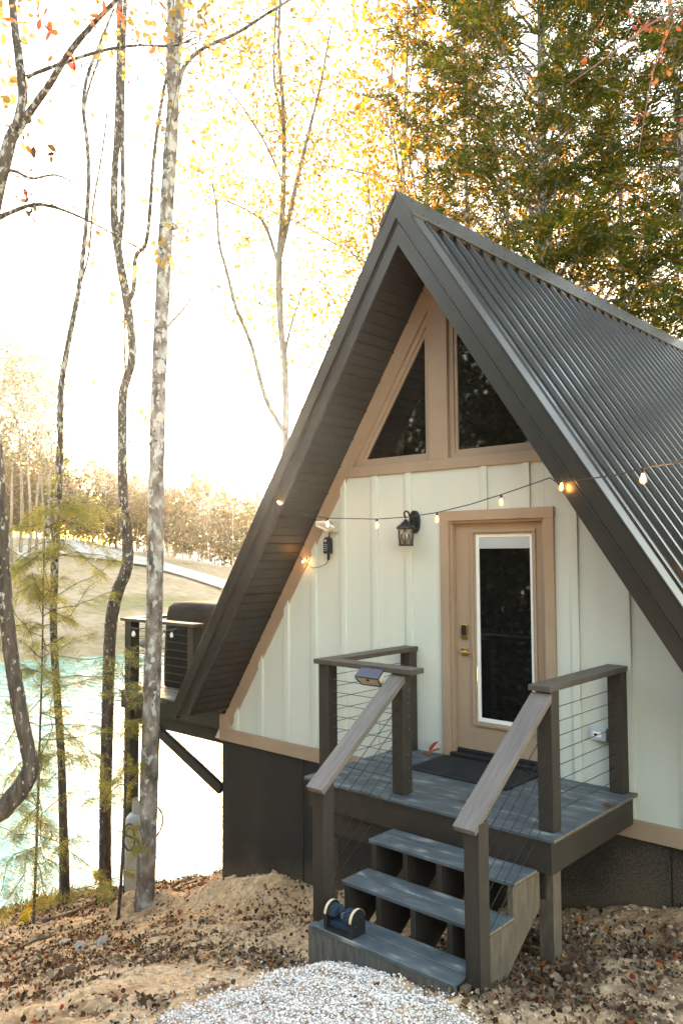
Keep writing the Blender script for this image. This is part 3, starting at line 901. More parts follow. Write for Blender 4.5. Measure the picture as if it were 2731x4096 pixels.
stairs = thing('porch_stairs', 'open stairs of three slate treads with sloping handrails up to the porch', 'stairs', (.52, -2.1, -.8))
TX0, TX1 = -.065, 1.105
for k, (yf, z) in enumerate(((-1.665, -.2), (-1.955, -.4), (-2.245, -.6))):
    mb = MB()
    x1 = TX1 if k < 2 else 1.052
    for j in range(2):
        mb.prism(board_profile(yf + j * .147, yf + .137 + j * .147, z), TX0 if not (k == 2 and j == 1) else TX0 + .02, x1, 'x')
    td = mb.build('tread', M['deck'], stairs)
    if k < 2:
        for j in range(2): MB().prism(board_profile(yf + j * .147, yf + .137 + j * .147, z - .001), x1 + .0002, x1 + .0035, 'x').build('tread_end', M['boardend'], td)
for k, x in enumerate((-.045, .235, .52, .80, 1.055)):
    w = .04
    zg = float(hz(x, -1.9)) - .25
    pts = [(-1.325, -.235), (-1.36, -.2255), (-1.66, -.2255), (-1.66, -.4255), (-1.95, -.4255), (-1.95, -.6255), (-2.20, -.6255), (-2.20, -.95), (-1.93, -.86), (-1.325, -.46)]
    mb = MB(); mb.prism(pts, x, x + w, 'x')
    mb.build('stringer', M['stringer'] if k == 4 else M['wood'], stairs, bevel=.002)
mb = MB()
mb.box(-.085, 1.045, -2.236, -2.202, -1.25, -.626)
mb.box(1.047, 1.115, -2.238, -2.165, -1.0, -.665)
mb.box(-.11, -.07, -2.238, -2.165, -1.2, -.615)
mb.build('toe_board', M['skirtboard'], stairs, bevel=.004)
for (x, nm) in ((-.165, 'l'), (1.055, 'r')):
    mb = MB()
    x1 = x + .105
    mb.box(x, x1, -2.135, -2.03, float(hz(x, -2.1)) - .4, .285)
    mb.build('newel_post', M['wood'], stairs, bevel=.004)
for (xl, xu) in (((-.178, -.030), (-.195, -.055)), ((1.012, 1.158), (1.01, 1.16))):
    mb = MB()
    yl, zl, yu, zu = -2.185, .262, -1.236, .905
    n = np.array([0, -(zu - zl), (yu - yl)]); n /= np.linalg.norm(n)
    t = n * -.042
    P = [np.array([xl[0], yl, zl]), np.array([xl[1], yl, zl]), np.array([xu[1], yu, zu]), np.array([xu[0], yu, zu])]
    Q = [p + t for p in P]
    for i in (2, 3): Q[i] = P[i] + np.array([0, 0, t[2] - .02])
    mb.hexa(Q + P)
    mb.build('handrail', M['rail'], stairs, bevel=.004)
for (xu, xn) in ((-.135, -.11), (1.10, 1.107)):
    for k in range(7):
        z = .80 - .115 * k
        yb, zb = -2.08, z - .58
        yt, zt = -1.18, z
        if zb < -.5:
            tcut = (-.5 - zt) / (zb - zt); yb = yt + (yb - yt) * tcut; zb = -.5
        mb = MB(); mb.tube([(xu, yt, zt), (xn, yb, zb)], .0028, 5)
        mb.build('stair_cable', M['cable'], stairs)

# door mat, boot brush, solar light
dm = thing('doormat', 'black ribbed doormat lying before the door', 'doormat', (-.05, -.33, 0))
mb = MB(); mb.box(-.52, .425, -.605, -.07, .001, .012)
for k in range(44):
    x = -.505 + k * .0212
    mb.box(x, x + .011, -.585, -.09, .012, .019)
base = mb.build('ribbed_pad', M['mat'], dm)
mb = MB(); mb.box(-.535, .44, -.62, -.595, .0015, .015); mb.box(-.535, .44, -.085, -.06, .0015, .015); mb.box(-.535, -.51, -.595, -.085, .0015, .015); mb.box(.415, .44, -.595, -.085, .0015, .015)
mb.build('rubber_border', M['black'], dm, bevel=.003)

bb = thing('boot_brush', 'boot scraper brush with navy bristles on the bottom stair tread', 'boot brush', (.15, -2.17, -.6))
def dshape(r, z0, yc):
    return [(yc - r, z0)] + [(yc - r * math.cos(a), z0 + .082 + r * math.sin(a)) for a in np.linspace(0, PI, 14)] + [(yc + r, z0)]
mb = MB(); mb.box(.035, .275, -2.238, -2.105, -.599, -.583); mb.build('base', M['black'], bb, bevel=.003)
for x in (.035, .251):
    mb = MB(); mb.prism(dshape(.07, -.583, -2.17), x, x + .022, 'x'); sd = mb.build('side_panel', M['black'], bb, bevel=.002)
    mb = MB()
    P = dshape(.0705, -.583, -2.17)[1:-1]
    P2 = dshape(.067, -.583, -2.17)[1:-1]
    for i in range(len(P) - 1):
        a, b, c, d = P[i], P[i + 1], P2[i + 1], P2[i]
        xa, xb = x + .001, x + .021
        mb.hexa([(xa, a[0], a[1]), (xb, a[0], a[1]), (xb, b[0], b[1]), (xa, b[0], b[1]), (xa, d[0], d[1]), (xb, d[0], d[1]), (xb, c[0], c[1]), (xa, c[0], c[1])])
    mb.build('edge_band', M['pine'], sd)
    for (yy, zz) in ((-2.20, -.53), (-2.14, -.49)): MB().lathe([(.006, 0), (.006, .026)], (x - .001 if x < .1 else x, yy, zz), 8, 'x').build('screw', M['steel'], sd)
rng = np.random.RandomState(3)
for x0, x1 in ((.058, .118), (.192, .25)):
    mb = MB()
    for xx in np.arange(x0, x1, .012):
        for a in np.linspace(.02, PI - .02, 15):
            c = np.array([xx, -2.17, -.503]); d = np.array([0, -math.cos(a), math.sin(a)]) * (.052 + .007 * rng.rand())
            mb.tube([c, c + d + np.array([.004 * (rng.rand() - .5), 0, 0])], [.006, .0075], 4)
    mb.build('bristles', M['bristle'], bb)
mb = MB(); mb.box(.057, .251, -2.2, -2.14, -.583, -.55); mb.build('bottom_bristle', M['bristle'], bb)

so = thing('solar_light', 'small solar light clipped on the porch front rail above the handrail', 'solar light', (-.32, -1.27, .93))
c0, c1 = on_y(829, 1548, -1.27), on_y(882, 1555, -1.27)
xa, xb = float(c0[0]), float(c1[0]); zz = float(c0[2])
mb = MB(); mb.hexa([(xa - .005, -1.345, zz - .015), (xb + .005, -1.345, zz - .015), (xb - .005, -1.268, zz + .045), (xa + .005, -1.268, zz + .045),
                    (xa - .005, -1.348, zz - .005), (xb + .005, -1.348, zz - .005), (xb - .005, -1.27, zz + .057), (xa + .005, -1.27, zz + .057)])
mb.build('solar_panel', M['solar'], so, bevel=.003)
mb = MB(); mb.hexa([(xa + .02, -1.275, zz - .07), (xb - .02, -1.275, zz - .07), (xb - .005, -1.264, zz - .07), (xa + .005, -1.264, zz - .07),
                    (xa, -1.335, zz - .02), (xb, -1.335, zz - .02), (xb, -1.27, zz + .03), (xa, -1.27, zz + .03)])
mb.build('diffuser', M['diffuser'], so, bevel=.004)
mb = MB(); mb.lathe([(.014, 0), (.010, .02)], ((xa + xb) / 2, -1.315, zz - .028), 10, 'y'); mb.build('motion_sensor', M['black'], so)
mb = MB(); mb.tube([(xa + .0, -1.34, zz - .02), (xa + .02, -1.285, zz - .075), (xb - .02, -1.285, zz - .075), (xb, -1.34, zz - .02)], .006, 6); mb.build('guard', M['black'], so)

# ================================================================ REAR DECK
rd = thing('rear_deck', 'raised lakeside deck on tall posts behind the cabin left eave', 'deck', (-5.0, 1.2, -.2))
RX = -5.93
mb = MB(); y = .0
while y < 3.0:
    mb.prism(board_profile(y, y + .143, 0, n=7), RX, -3.76, 'x'); y += .149
mb.build('deck_boards', M['deck'], rd)
mb = MB(); mb.box(RX + .03, -3.745, .02, .06, -.24, -.026); mb.box(RX + .03, RX + .07, .06, 3.0, -.24, -.026)
for x in (-5.2, -4.5): mb.box(x, x + .04, .06, 3.0, -.24, -.026)
mb.build('rim_joist', M['wood'], rd, bevel=.003)
mb = MB(); mb.box(RX + .06, -3.745, .1, .17, -.43, -.245); mb.build('beam', M['wood'], rd)
pb = ground_hit(272, 2083)
for (x, y, z0, z1, w) in ((RX + .05, .061, -3.6, .925, .14), (RX + .05, 2.8, -6, .925, .14)):
    mb = MB(); mb.box(x, x + w, y, y + w, z0, z1); mb.build('corner_post', M['wood'], rd, bevel=.004)
sp = on_y(437, 1500, .061)
mb = MB(); mb.box(sp[0] - .06, sp[0] + .06, .062, .17, .001, .925); mb.build('railing_post', M['wood'], rd, bevel=.004)
mb = MB(); mb.box(RX, sp[0] + .12, .02, .19, .926, .966); mb.build('top_rail', M['railtop'], rd, bevel=.004)
mb = MB(); mb.box(RX, RX + .16, .19, 3.0, .926, .965); mb.build('top_rail', M['railtop'], rd, bevel=.004)
for k in range(8):
    z = .10 + .1 * k
    mb = MB(); mb.tube([(RX + .12, .12, z), (sp[0], .12, z)], .0035, 5); mb.build('railing_cable', M['cable'], rd)
    mb = MB(); mb.tube([(RX + .12, .14, z), (RX + .12, 2.9, z)], .0035, 5); mb.build('railing_cable', M['cable'], rd)
b1 = on_y(508, 1812, .1); b2 = on_y(330, 1645, .1)
mb = MB(); d = b1 - b2; d /= np.linalg.norm(d); nn_ = np.array([d[2], 0, -d[0]]) * .06
mb.hexa([b2 - nn_ + [0, -.03, 0], b1 - nn_ + [0, -.03, 0], b1 - nn_ + [0, .03, 0], b2 - nn_ + [0, .03, 0],
         b2 + nn_ + [0, -.03, 0], b1 + nn_ + [0, -.03, 0], b1 + nn_ + [0, .03, 0], b2 + nn_ + [0, .03, 0]])
mb.build('knee_brace', M['wood'], rd)

g = thing('covered_grill', 'grill under a black fabric cover on the lakeside deck', 'grill', (-5.2, .75, 0))
gx0, gx1 = -5.66, -4.25
mb = MB()
secs = [(.02, 0, 0), (.35, .0, .0), (.75, .02, .015), (1.0, .03, .03), (1.10, .05, .05), (1.16, .12, .10), (1.175, .36, .2)]
V = []; nseg = 28
for (z, ix, iy) in secs:
    for i in range(nseg):
        a = 2 * PI * i / nseg
        ca, sa = math.cos(a), math.sin(a)
        ex = .32
        x = (gx0 + gx1) / 2 + ((gx1 - gx0) / 2 - ix) * math.copysign(abs(ca) ** ex, ca)
        y = .82 + (.36 - iy) * math.copysign(abs(sa) ** ex, sa)
        wr = .018 * math.sin(i * 2.4 + z * 3) * (1 - z / 1.6)
        V.append((x + wr * ca, y + wr * sa, z))
F = [(k * nseg + i, k * nseg + (i + 1) % nseg, (k + 1) * nseg + (i + 1) % nseg, (k + 1) * nseg + i) for k in range(len(secs) - 1) for i in range(nseg)]
F += [tuple((len(secs) - 1) * nseg + i for i in range(nseg))]
mb.add(V, F); mb.build('fabric_cover', M['cover'], g, smooth=True)

rl = thing('rear_string_lights', 'string of small clear bulbs draped along the lakeside deck rail', 'string lights', (RX, .0, .9))
mb = MB(); W1 = sag((RX + .03, .0, .90), (-5.2, .0, .89), .05, 14); W2 = sag((-5.2, .0, .89), (-4.62, .0, .90), .04, 12); mb.tube(np.vstack([W1, W2[1:]]), .005, 5); mb.build('wire', M['blackplastic'], rl)
for t in (6,): bulb(rl, W1[t], lit=False, sc=1.3)
for t in (6, 9): bulb(rl, W2[t], lit=False, sc=1.1)

# ---------------------------------------------------------------- propane tank
tb = at(320, 2078, 10.55); tb[2] = float(hz(tb[0], tb[1])) - .02
tk = thing('propane_tank', 'tall pale grey propane cylinder standing against the deck post', 'propane tank', tb)
mb = MB(); mb.lathe([(.165, 0), (.165, .07), (.15, .085), (.175, .10), (.187, .16), (.187, 1.0), (.172, 1.08), (.13, 1.135), (.06, 1.155), (.04, 1.16)], tb, 26)
mb.build('cylinder', M['tank'], tk, smooth=True)
mb = MB()
for k in range(14):
    a0 = .6 + k * (2 * PI - 1.2) / 14; a1 = .6 + (k + 1) * (2 * PI - 1.2) / 14
    r0, r1 = .09, .098
    z0, z1 = tb[2] + 1.12, tb[2] + (1.32 if k not in (4, 5, 10) else 1.27)
    c = lambda r, a, z: (tb[0] + r * math.cos(a), tb[1] + r * math.sin(a), z)
    mb.hexa([c(r0, a0, z0), c(r1, a0, z0), c(r1, a1, z0), c(r0, a1, z0), c(r0, a0, z1), c(r1, a0, z1), c(r1, a1, z1), c(r0, a1, z1)])
mb.build('collar', M['tank'], tk)
mb = MB(); mb.lathe([(.03, 1.15), (.03, 1.2), (.02, 1.2), (.02, 1.26), (.035, 1.26), (.035, 1.285)], tb, 12); mb.build('valve', M['steel'], tk)
dpt = 10.5
mb = MB(); lp = [at(x, y, dpt + .15 * math.sin(i)) for i, (x, y) in enumerate([(352, 1853), (365, 1855), (373, 1870), (374, 1890), (368, 1908), (356, 1925), (345, 1945), (335, 1965)])]
mb.tube([tb + np.array([0, 0, 1.23]), at(335, 1856, 10.45)] + lp, .011, 8); mb.build('gas_hose', M['blackplastic'], tk, smooth=True)
mb = MB(); pts = []
for a in np.linspace(0, 2 * PI * 1.4, 30):
    pts.append(at(297 + 13 * math.cos(a), 1918 - 28 * math.sin(a) + a * 1.5, 10.3 - .01 * a))
mb.tube(pts + [at(320, 1935, 10.32), at(340, 1934, 10.4)], .011, 8); mb.build('coiled_hose', M['blackplastic'], tk, smooth=True)

# ================================================================ TREES
def resample(P, n):
    P = np.asarray(P, float); m = len(P)
    t = np.linspace(0, m - 1, n); out = []
    Q = np.vstack([2 * P[0] - P[1], P, 2 * P[-1] - P[-2]])
    for s in t:
        i = min(int(s), m - 2); f = s - i
        p0, p1, p2, p3 = Q[i], Q[i + 1], Q[i + 2], Q[i + 3]
        out.append(.5 * ((2 * p1) + (-p0 + p2) * f + (2 * p0 - 5 * p1 + 4 * p2 - p3) * f * f + (-p0 + 3 * p1 - 3 * p2 + p3) * f ** 3))
    return np.array(out)

def unit(v):
    v = np.asarray(v, float); return v / (np.linalg.norm(v, axis=-1, keepdims=True) + 1e-9)

def leaves(P, size, rng, aspect=.62, flat=0.0, droop=.0, jit=.35, fold=True):
    """folded diamond leaves at points P: 6 verts, 2 quads each"""
    P = np.asarray(P, float); n = len(P)
    d = unit(rng.normal(size=(n, 3)) + np.array([0, 0, -droop])); 
    nrm = unit(rng.normal(size=(n, 3)) + np.array([0, 0, flat * 3]))
    w = unit(np.cross(d, nrm)); nrm = np.cross(w, d)
    L = size * (1 + jit * (rng.rand(n, 1) * 2 - 1)); B = L * aspect * .5
    up = nrm * B * .35
    a = P; b = P + d * L
    r1 = P + d * L * .3 + w * B + up; r2 = P + d * L * .68 + w * B * .85 + up
    l1 = P + d * L * .3 - w * B + up; l2 = P + d * L * .68 - w * B * .85 + up
    V = np.stack([a, r1, r2, b, l2, l1], 1).reshape(-1, 3)
    i = np.arange(n)[:, None] * 6
    F = np.concatenate([i + np.array([[0, 1, 2, 3]]), i + np.array([[0, 3, 4, 5]])], 1).reshape(-1, 4)
    return V, F

def sprays(P, D, L, rng, n=10, wid=.022, ll=.30):
    """flat feathery needle sprays: P base, D direction, L length; n pairs of narrow diamonds"""
    P = np.asarray(P, float); D = unit(D); N = len(P)
    up = unit(rng.normal(size=(N, 3)) * .35 + np.array([0, 0, 1.0]))
    W_ = unit(np.cross(D, up)); U = np.cross(W_, D)
    Vs = []
    L = np.asarray(L, float).reshape(N, 1)
    for k in range(n):
        t = (k + .3) / n
        base = P + D * L * t + U * L * (-.25 * t * t)
        for s in (-1, 1):
            dd = unit(D * (.75 + .3 * rng.rand(N, 1)) + W_ * s * (.9 + .4 * rng.rand(N, 1)) + U * (-.25 + .3 * rng.randn(N, 1)))
            l = L * ll * (1 - .75 * t) * (.7 + .6 * rng.rand(N, 1))
            ww = unit(np.cross(dd, U)) * wid * L / .4
            Vs.append(np.stack([base, base + dd * l * .5 + ww, base + dd * l, base + dd * l * .5 - ww], 1))
    V = np.stack(Vs, 1).reshape(-1, 3)
    m = len(V) // 4
    F = np.arange(m * 4).reshape(m, 4)
    return V, F

def branch(rng, p, d, L, n=6, wig=.12, lift=0.0):
    pts = [np.array(p, float)]; d = unit(d)
    for k in range(n):
        d = unit(d + rng.normal(size=3) * wig + np.array([0, 0, lift]))
        pts.append(pts[-1] + d * L / n)
    return np.array(pts)

def deciduous(rng, h, r0, crown0=.3, spread=.32, n1=16, n2=5, nleaf=14, lsize=.14, lift=.06, wig=.03, up=.7, scatter=.28):
    """tree at the origin: returns trunk MB, leaf points"""
    tr = branch(rng, (0, 0, -.4), (0, 0, 1), h + .4, 12, wig)
    mb = MB(); R = r0 * (1 - np.linspace(0, 1, len(tr)) * .9)
    mb.tube(tr, R, 8)
    pts = []
    for i in range(n1):
        t = crown0 + (1 - crown0) * (i + rng.rand()) / n1
        k = t * (len(tr) - 1); a = int(min(k, len(tr) - 2)); p = tr[a] + (tr[a + 1] - tr[a]) * (k - a)
        az = i * 2.4 + rng.rand()
        L = h * spread * (1.15 - .75 * abs(t - .5) * 1.3 - .35 * max(0, t - .7)) * (.7 + .6 * rng.rand())
        d = np.array([math.cos(az), math.sin(az), up * (.6 + .8 * rng.rand())])
        b = branch(rng, p, d, L, 6, .14, lift)
        mb.tube(b, np.linspace(max(.012, R[a] * .42), .006, len(b)), 5, cap=False)
        for j in range(n2):
            q = b[2 + int(rng.rand() * (len(b) - 2))]
            dd = unit(b[-1] - b[0]) + rng.normal(size=3) * .7
            s = branch(rng, q, dd, L * .45 * (.6 + .7 * rng.rand()), 4, .2, .03)
            mb.tube(s, np.linspace(.012, .004, len(s)), 4, cap=False)
            m = rng.poisson(nleaf)
            idx = rng.randint(1, len(s), m)
            pts.append(s[idx] + rng.normal(size=(m, 3)) * scatter)
    return mb, np.vstack(pts)

def hemlock(rng, h, r0, crown0=.12, spread=.24, n1=90, per=18, L=.55, up=.45, lift=.02, n=8, wid=.02, ll=.36, thin=1.0):
    tr = branch(rng, (0, 0, -.5), (0, 0, 1), h + .5, 14, .012)
    mb = MB(); R = r0 * (1 - np.linspace(0, 1, len(tr)) * .92); mb.tube(tr, R, 9)
    P = []; D = []; LL = []
    for i in range(n1):
        t = crown0 + (1 - crown0) * ((i + rng.rand()) / n1)
        k = t * (len(tr) - 1); a = int(min(k, len(tr) - 2)); p = tr[a] + (tr[a + 1] - tr[a]) * (k - a)
        az = i * 2.399 + rng.rand() * .6
        bl = h * spread * (1.05 - .8 * t) * (.65 + .6 * rng.rand()) + .4
        d = np.array([math.cos(az), math.sin(az), up * (.4 + .9 * rng.rand())])
        b = branch(rng, p, d, bl, 7, .07, lift)
        mb.tube(b, np.linspace(max(.010, R[a] * .30), .005, len(b)), 5, cap=False)
        m = int(per * (.5 + bl / (h * spread)))
        s = .30 + .70 * rng.rand(m) ** .6
        kk = s * (len(b) - 1); aa = np.minimum(kk.astype(int), len(b) - 2)
        q = b[aa] + (b[aa + 1] - b[aa]) * (kk - aa)[:, None]
        fw = unit(b[aa + 1] - b[aa])
        side = unit(np.cross(fw, [0, 0, 1.0])) * (rng.rand(m, 1) * 2 - 1) * 1.6
        P.append(q + rng.normal(size=(m, 3)) * .05); D.append(unit(fw * .7 + side + rng.normal(size=(m, 3)) * .25 + np.array([0, 0, -.15]))); LL.append(L * (.6 + .8 * rng.rand(m)))
    return mb, np.vstack(P), np.vstack(D), np.concatenate(LL)

def copy_tree(root, loc, rz, sc, label=None, group=None):
    c = root.copy(); COL.objects.link(c); c.location = [float(v) for v in loc]; c.rotation_euler = (0, 0, rz); c.scale = (sc, sc, sc)
    if label: c['label'] = label
    if group: c['group'] = group
    for ch in root.children:
        k = ch.copy(); COL.objects.link(k); k.parent = c
    return c

def far_z(p):
    dx, dy = p[0] - CAM[0], p[1] - CAM[1]; r = math.hypot(dx, dy)
    return float(field_z(math.atan2(-dx, dy), r))

def trunk_px(mb, pts, d, n=40, w0=None, rng=None, seg=12, jit=.10, wig=0):
    """trunk through picture points (px, py, width_px), at depth d (number or list)"""
    P = []; R = []
    for i, q in enumerate(pts):
        dd = d if np.isscalar(d) else d[i]
        P.append(at(q[0], q[1], dd)); R.append(q[2] / FPX * dd / 2)
    PR = resample(np.hstack([np.array(P), np.array(R)[:, None]]), n)
    if wig: PR[1:-1, :3] += rng.normal(size=(n - 2, 3)) * wig
    mb.tube(PR[:, :3], np.maximum(PR[:, 3], .002), seg, jit=jit, rng=rng)
    return PR

def twigs(mb, rng, PR, count, L, t0=.2, t1=1, up=.5, rr=.006, sub=2):
    tips = []
    n = len(PR)
    for k in range(count):
        i = int((t0 + (t1 - t0) * rng.rand()) * (n - 1))
        a = rng.rand() * 2 * PI
        b = branch(rng, PR[i, :3], (math.cos(a), math.sin(a), up), L * (.4 + .9 * rng.rand()), 6, .16, .02)
        mb.tube(b, np.linspace(min(rr, PR[i, 3] * .7), .002, len(b)), 5, cap=False)
        tips.append(b[3:])
        for j in range(sub):
            q = b[2 + rng.randint(4)]
            s = branch(rng, q, unit(b[-1] - b[0]) + rng.normal(size=3) * .6, L * .4 * (.5 + rng.rand()), 4, .2)
            mb.tube(s, np.linspace(.003, .0015, len(s)), 4, cap=False); tips.append(s[1:])
    return np.vstack(tips) if tips else np.zeros((0, 3))

rng = np.random.RandomState(11)
# E: big lichen trunk
dE = 10.0
bE = ground_hit(332, 2078)
dE = float((bE - CAM) @ FWD)
t = thing('lichen_spotted_tree', 'tallest straight trunk with white lichen patches in front of the propane tank', 'tree', bE)
mb = MB()
PE = trunk_px(mb, [(331, 2100, 50), (333, 2060, 44), (340, 1900, 41), (346, 1700, 40), (352, 1500, 39), (357, 1300, 37), (360, 1100, 36), (364, 900, 35), (373, 700, 33), (382, 500, 32), (391, 350, 31), (398, 240, 27), (405, 120, 24), (415, 0, 24), (425, -200, 20)], dE, 70, rng=rng, jit=.14, seg=14)
trunk_px(mb, [(396, 260, 17), (391, 150, 18), (393, 0, 17), (388, -200, 14)], dE, 14, rng=rng)
trunk_px(mb, [(407, 215, 10), (425, 150, 11), (470, 110, 9), (540, 78, 8), (600, 40, 7), (680, -10, 6)], [dE, dE - .1, dE - .3, dE - .6, dE - .9, dE - 1.2], 24, rng=rng, seg=8)
trunk_px(mb, [(385, 752, 8), (398, 735, 7), (420, 712, 6), (438, 687, 5)], dE - .1, 10, rng=rng, seg=8)
trunk_px(mb, [(372, 690, 5), (392, 660, 3), (350, 560, 2)][:2], dE, 4, rng=rng, seg=6)
for (y, x, w) in ((1478, 331, 20), (520, 398, 16), (1020, 350, 14)):
    mb.lathe([(.0, -.05), (.04, -.03), (.055, 0), (.04, .03), (.0, .05)], at(x, y, dE - .02), 10)
TP = twigs(mb, rng, PE, 14, 1.2, .60, 1, .4, .009, 4)
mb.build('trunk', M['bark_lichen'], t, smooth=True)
LP = TP[rng.rand(len(TP)) < .55]; LP = np.vstack([LP + rng.normal(size=LP.shape) * .06 for _ in range(2)])
# sprigs along the high side branch
for (px, py) in ((430, 40), (460, 20), (400, 40), (470, 90), (520, 60), (560, 70), (600, 30), (640, 20), (430, 170), (450, 230), (500, 180), (520, 120)):
    c = at(px, py, dE - .4); LP = np.vstack([LP, c + rng.normal(size=(11, 3)) * .17])
V, F = leaves(LP, .085, rng, droop=.6)
np_mesh('crown', V, F, M['leaf_yellow'], t, loc=bE)

# D: crooked trunk
bD = ground_hit(242, 2046); dD = float((bD - CAM) @ FWD)
t = thing('crooked_tree', 'crooked brown trunk with a bend beside the lakeside deck railing', 'tree', bD)
mb = MB()
PD = trunk_px(mb, [(241, 2075, 34), (242, 2030, 29), (242, 1850, 27), (246, 1700, 27), (250, 1550, 27), (256, 1430, 28), (270, 1360, 28), (292, 1300, 26), (292, 1230, 25), (284, 1150, 23), (281, 1000, 22), (284, 900, 22), (303, 830, 20), (302, 760, 19), (290, 680, 20), (268, 550, 19), (262, 450, 17), (270, 300, 15), (274, 150, 14), (276, 0, 13), (280, -200, 11)], dD, 90, rng=rng, jit=.12)
trunk_px(mb, [(298, 690, 11), (308, 660, 11), (312, 590, 10), (335, 560, 9), (345, 480, 9), (355, 350, 8), (372, 230, 8), (386, 160, 6)], [dD - .05 * i for i in range(8)], 30, rng=rng, seg=8)
trunk_px(mb, [(274, 560, 12), (283, 470, 11), (281, 330, 10), (283, 180, 10), (288, 0, 9), (296, -150, 7)], dD, 24, rng=rng, seg=8)
trunk_px(mb, [(288, 855, 6), (286, 770, 5), (288, 700, 5)], dD, 8, rng=rng, seg=6)
TP = twigs(mb, rng, PD, 18, 1.1, .5, 1, .6, .007, 3)
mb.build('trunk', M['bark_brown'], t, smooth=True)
LP = TP[rng.rand(len(TP)) < .10] + 0
for (px, py) in ((305, 1000), (330, 965), (318, 940), (262, 690), (250, 640), (240, 600), (232, 545), (280, 740), (330, 640)):
    LP = np.vstack([LP, at(px, py, dD - .1) + rng.normal(size=(3, 3)) * .06])
V, F = leaves(LP, .11, rng, droop=.6); np_mesh('crown', V, F, M['leaf_yellow'], t, loc=bD)

# C: thin dark trunk
bC = ground_hit(150, 2072); dC = float((bC - CAM) @ FWD)
t = thing('slender_bank_tree', 'slender dark trunk leaning right at the lake edge left of the crooked tree', 'tree', bC)
mb = MB()
PC = trunk_px(mb, [(152, 2110, 32), (150, 2060, 25), (146, 1900, 19), (142, 1750, 18), (132, 1600, 17), (124, 1450, 17), (126, 1300, 17), (133, 1180, 16), (138, 1050, 15), (141, 900, 14), (148, 840, 14), (165, 750, 13), (182, 660, 12), (196, 540, 10), (204, 420, 9), (201, 330, 9), (192, 250, 8), (200, 180, 8), (230, 100, 6), (262, 20, 5)], dC, 80, rng=rng, jit=.12)
trunk_px(mb, [(182, 660, 6), (203, 590, 5), (215, 470, 5), (238, 330, 4), (250, 220, 3)], dC, 20, rng=rng, seg=6)
trunk_px(mb, [(193, 255, 5), (205, 200, 5), (228, 130, 4), (236, 60, 3)], dC, 14, rng=rng, seg=6)
TP = twigs(mb, rng, PC, 18, 1.3, .5, 1, .7, .005, 3)
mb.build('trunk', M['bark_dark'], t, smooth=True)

# A/B: far left leaning tree, leaves the frame and comes back
dA = 7.2
t = thing('leaning_forked_tree', 'leaning dark trunk at the left picture edge forking high up', 'tree', at(10, 1900, dA))
mb = MB()
trunk_px(mb, [(-90, 1960, 46), (-30, 1890, 44), (10, 1856, 44), (48, 1812, 44), (72, 1764, 38), (64, 1720, 32), (50, 1650, 33), (34, 1560, 33), (20, 1450, 32), (10, 1330, 30), (4, 1200, 28), (-4, 1080, 27), (-16, 950, 27), (-26, 800, 27), (-30, 650, 28), (-18, 520, 28), (0, 420, 29), (22, 330, 29), (36, 290, 24)], dA, 90, rng=rng, jit=.16, seg=14)
trunk_px(mb, [(36, 300, 22), (52, 230, 21), (50, 180, 20), (40, 100, 18), (30, 20, 16), (22, -120, 14)], dA, 24, rng=rng)
PB = trunk_px(mb, [(18, 340, 20), (60, 270, 18), (110, 200, 16), (160, 120, 14), (210, 60, 12), (262, 5, 10), (320, -60, 8)], [dA, dA, dA - .1, dA - .2, dA - .3, dA - .4, dA - .5], 26, rng=rng)
PB2 = trunk_px(mb, [(62, 178, 10), (90, 165, 9), (160, 140, 8), (240, 115, 7), (320, 104, 6), (400, 105, 5), (450, 85, 4)], [dA] * 7, 22, rng=rng, seg=7)
PB3 = trunk_px(mb, [(-10, 505, 14), (20, 490, 11), (80, 470, 9), (140, 480, 7), (220, 515, 5), (300, 560, 4), (350, 585, 3)], dA, 22, rng=rng, seg=7)
PB4 = trunk_px(mb, [(10, 388, 9), (40, 395, 7), (75, 410, 6), (130, 402, 5), (190, 430, 3)], dA, 16, rng=rng, seg=6)
trunk_px(mb, [(66, 1770, 34), (76, 1748, 26), (82, 1740, 10)], dA, 6, rng=rng)
T1 = twigs(mb, rng, np.vstack([PB, PB2, PB3, PB4]), 36, .8, .1, 1, .3, .005, 3)
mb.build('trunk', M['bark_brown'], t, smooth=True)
lp = []
for (px, py, n, s) in ((70, 480, 8, .05), (62, 455, 6, .05), (85, 345, 7, .08), (80, 300, 4, .06)):
    lp.append(at(px, py, dA) + rng.normal(size=(n, 3)) * s)
V, F = leaves(np.vstack(lp), .085, rng, aspect=.5, droop=2.0)
np_mesh('withered_leaves', V, F, M['leaf_litter'], t, loc=t.location)
lp = []
for (px, py, n, s) in ((120, 25, 7, .10), (100, 35, 5, .08), (150, 145, 5, .06), (165, 160, 3, .05), (40, 40, 3, .05), (270, 45, 3, .06), (215, 45, 3, .05), (330, 40, 6, .15), (420, 60, 8, .18), (300, 10, 6, .12)):
    lp.append(at(px, py, dA - .5) + rng.normal(size=(n, 3)) * s)
V, F = leaves(np.vstack(lp), .11, rng, aspect=.42, droop=1.5)
np_mesh('red_leaves', V, F, M['leaf_red'], t, loc=t.location)
lp = [at(20, y, dA + .4) + rng.normal(size=(12, 3)) * .14 for y in (150, 200, 260, 60, 20)]
V, F = leaves(np.vstack(lp), .11, rng, droop=.8); np_mesh('crown', V, F, M['leaf_yellow'], t, loc=t.location)

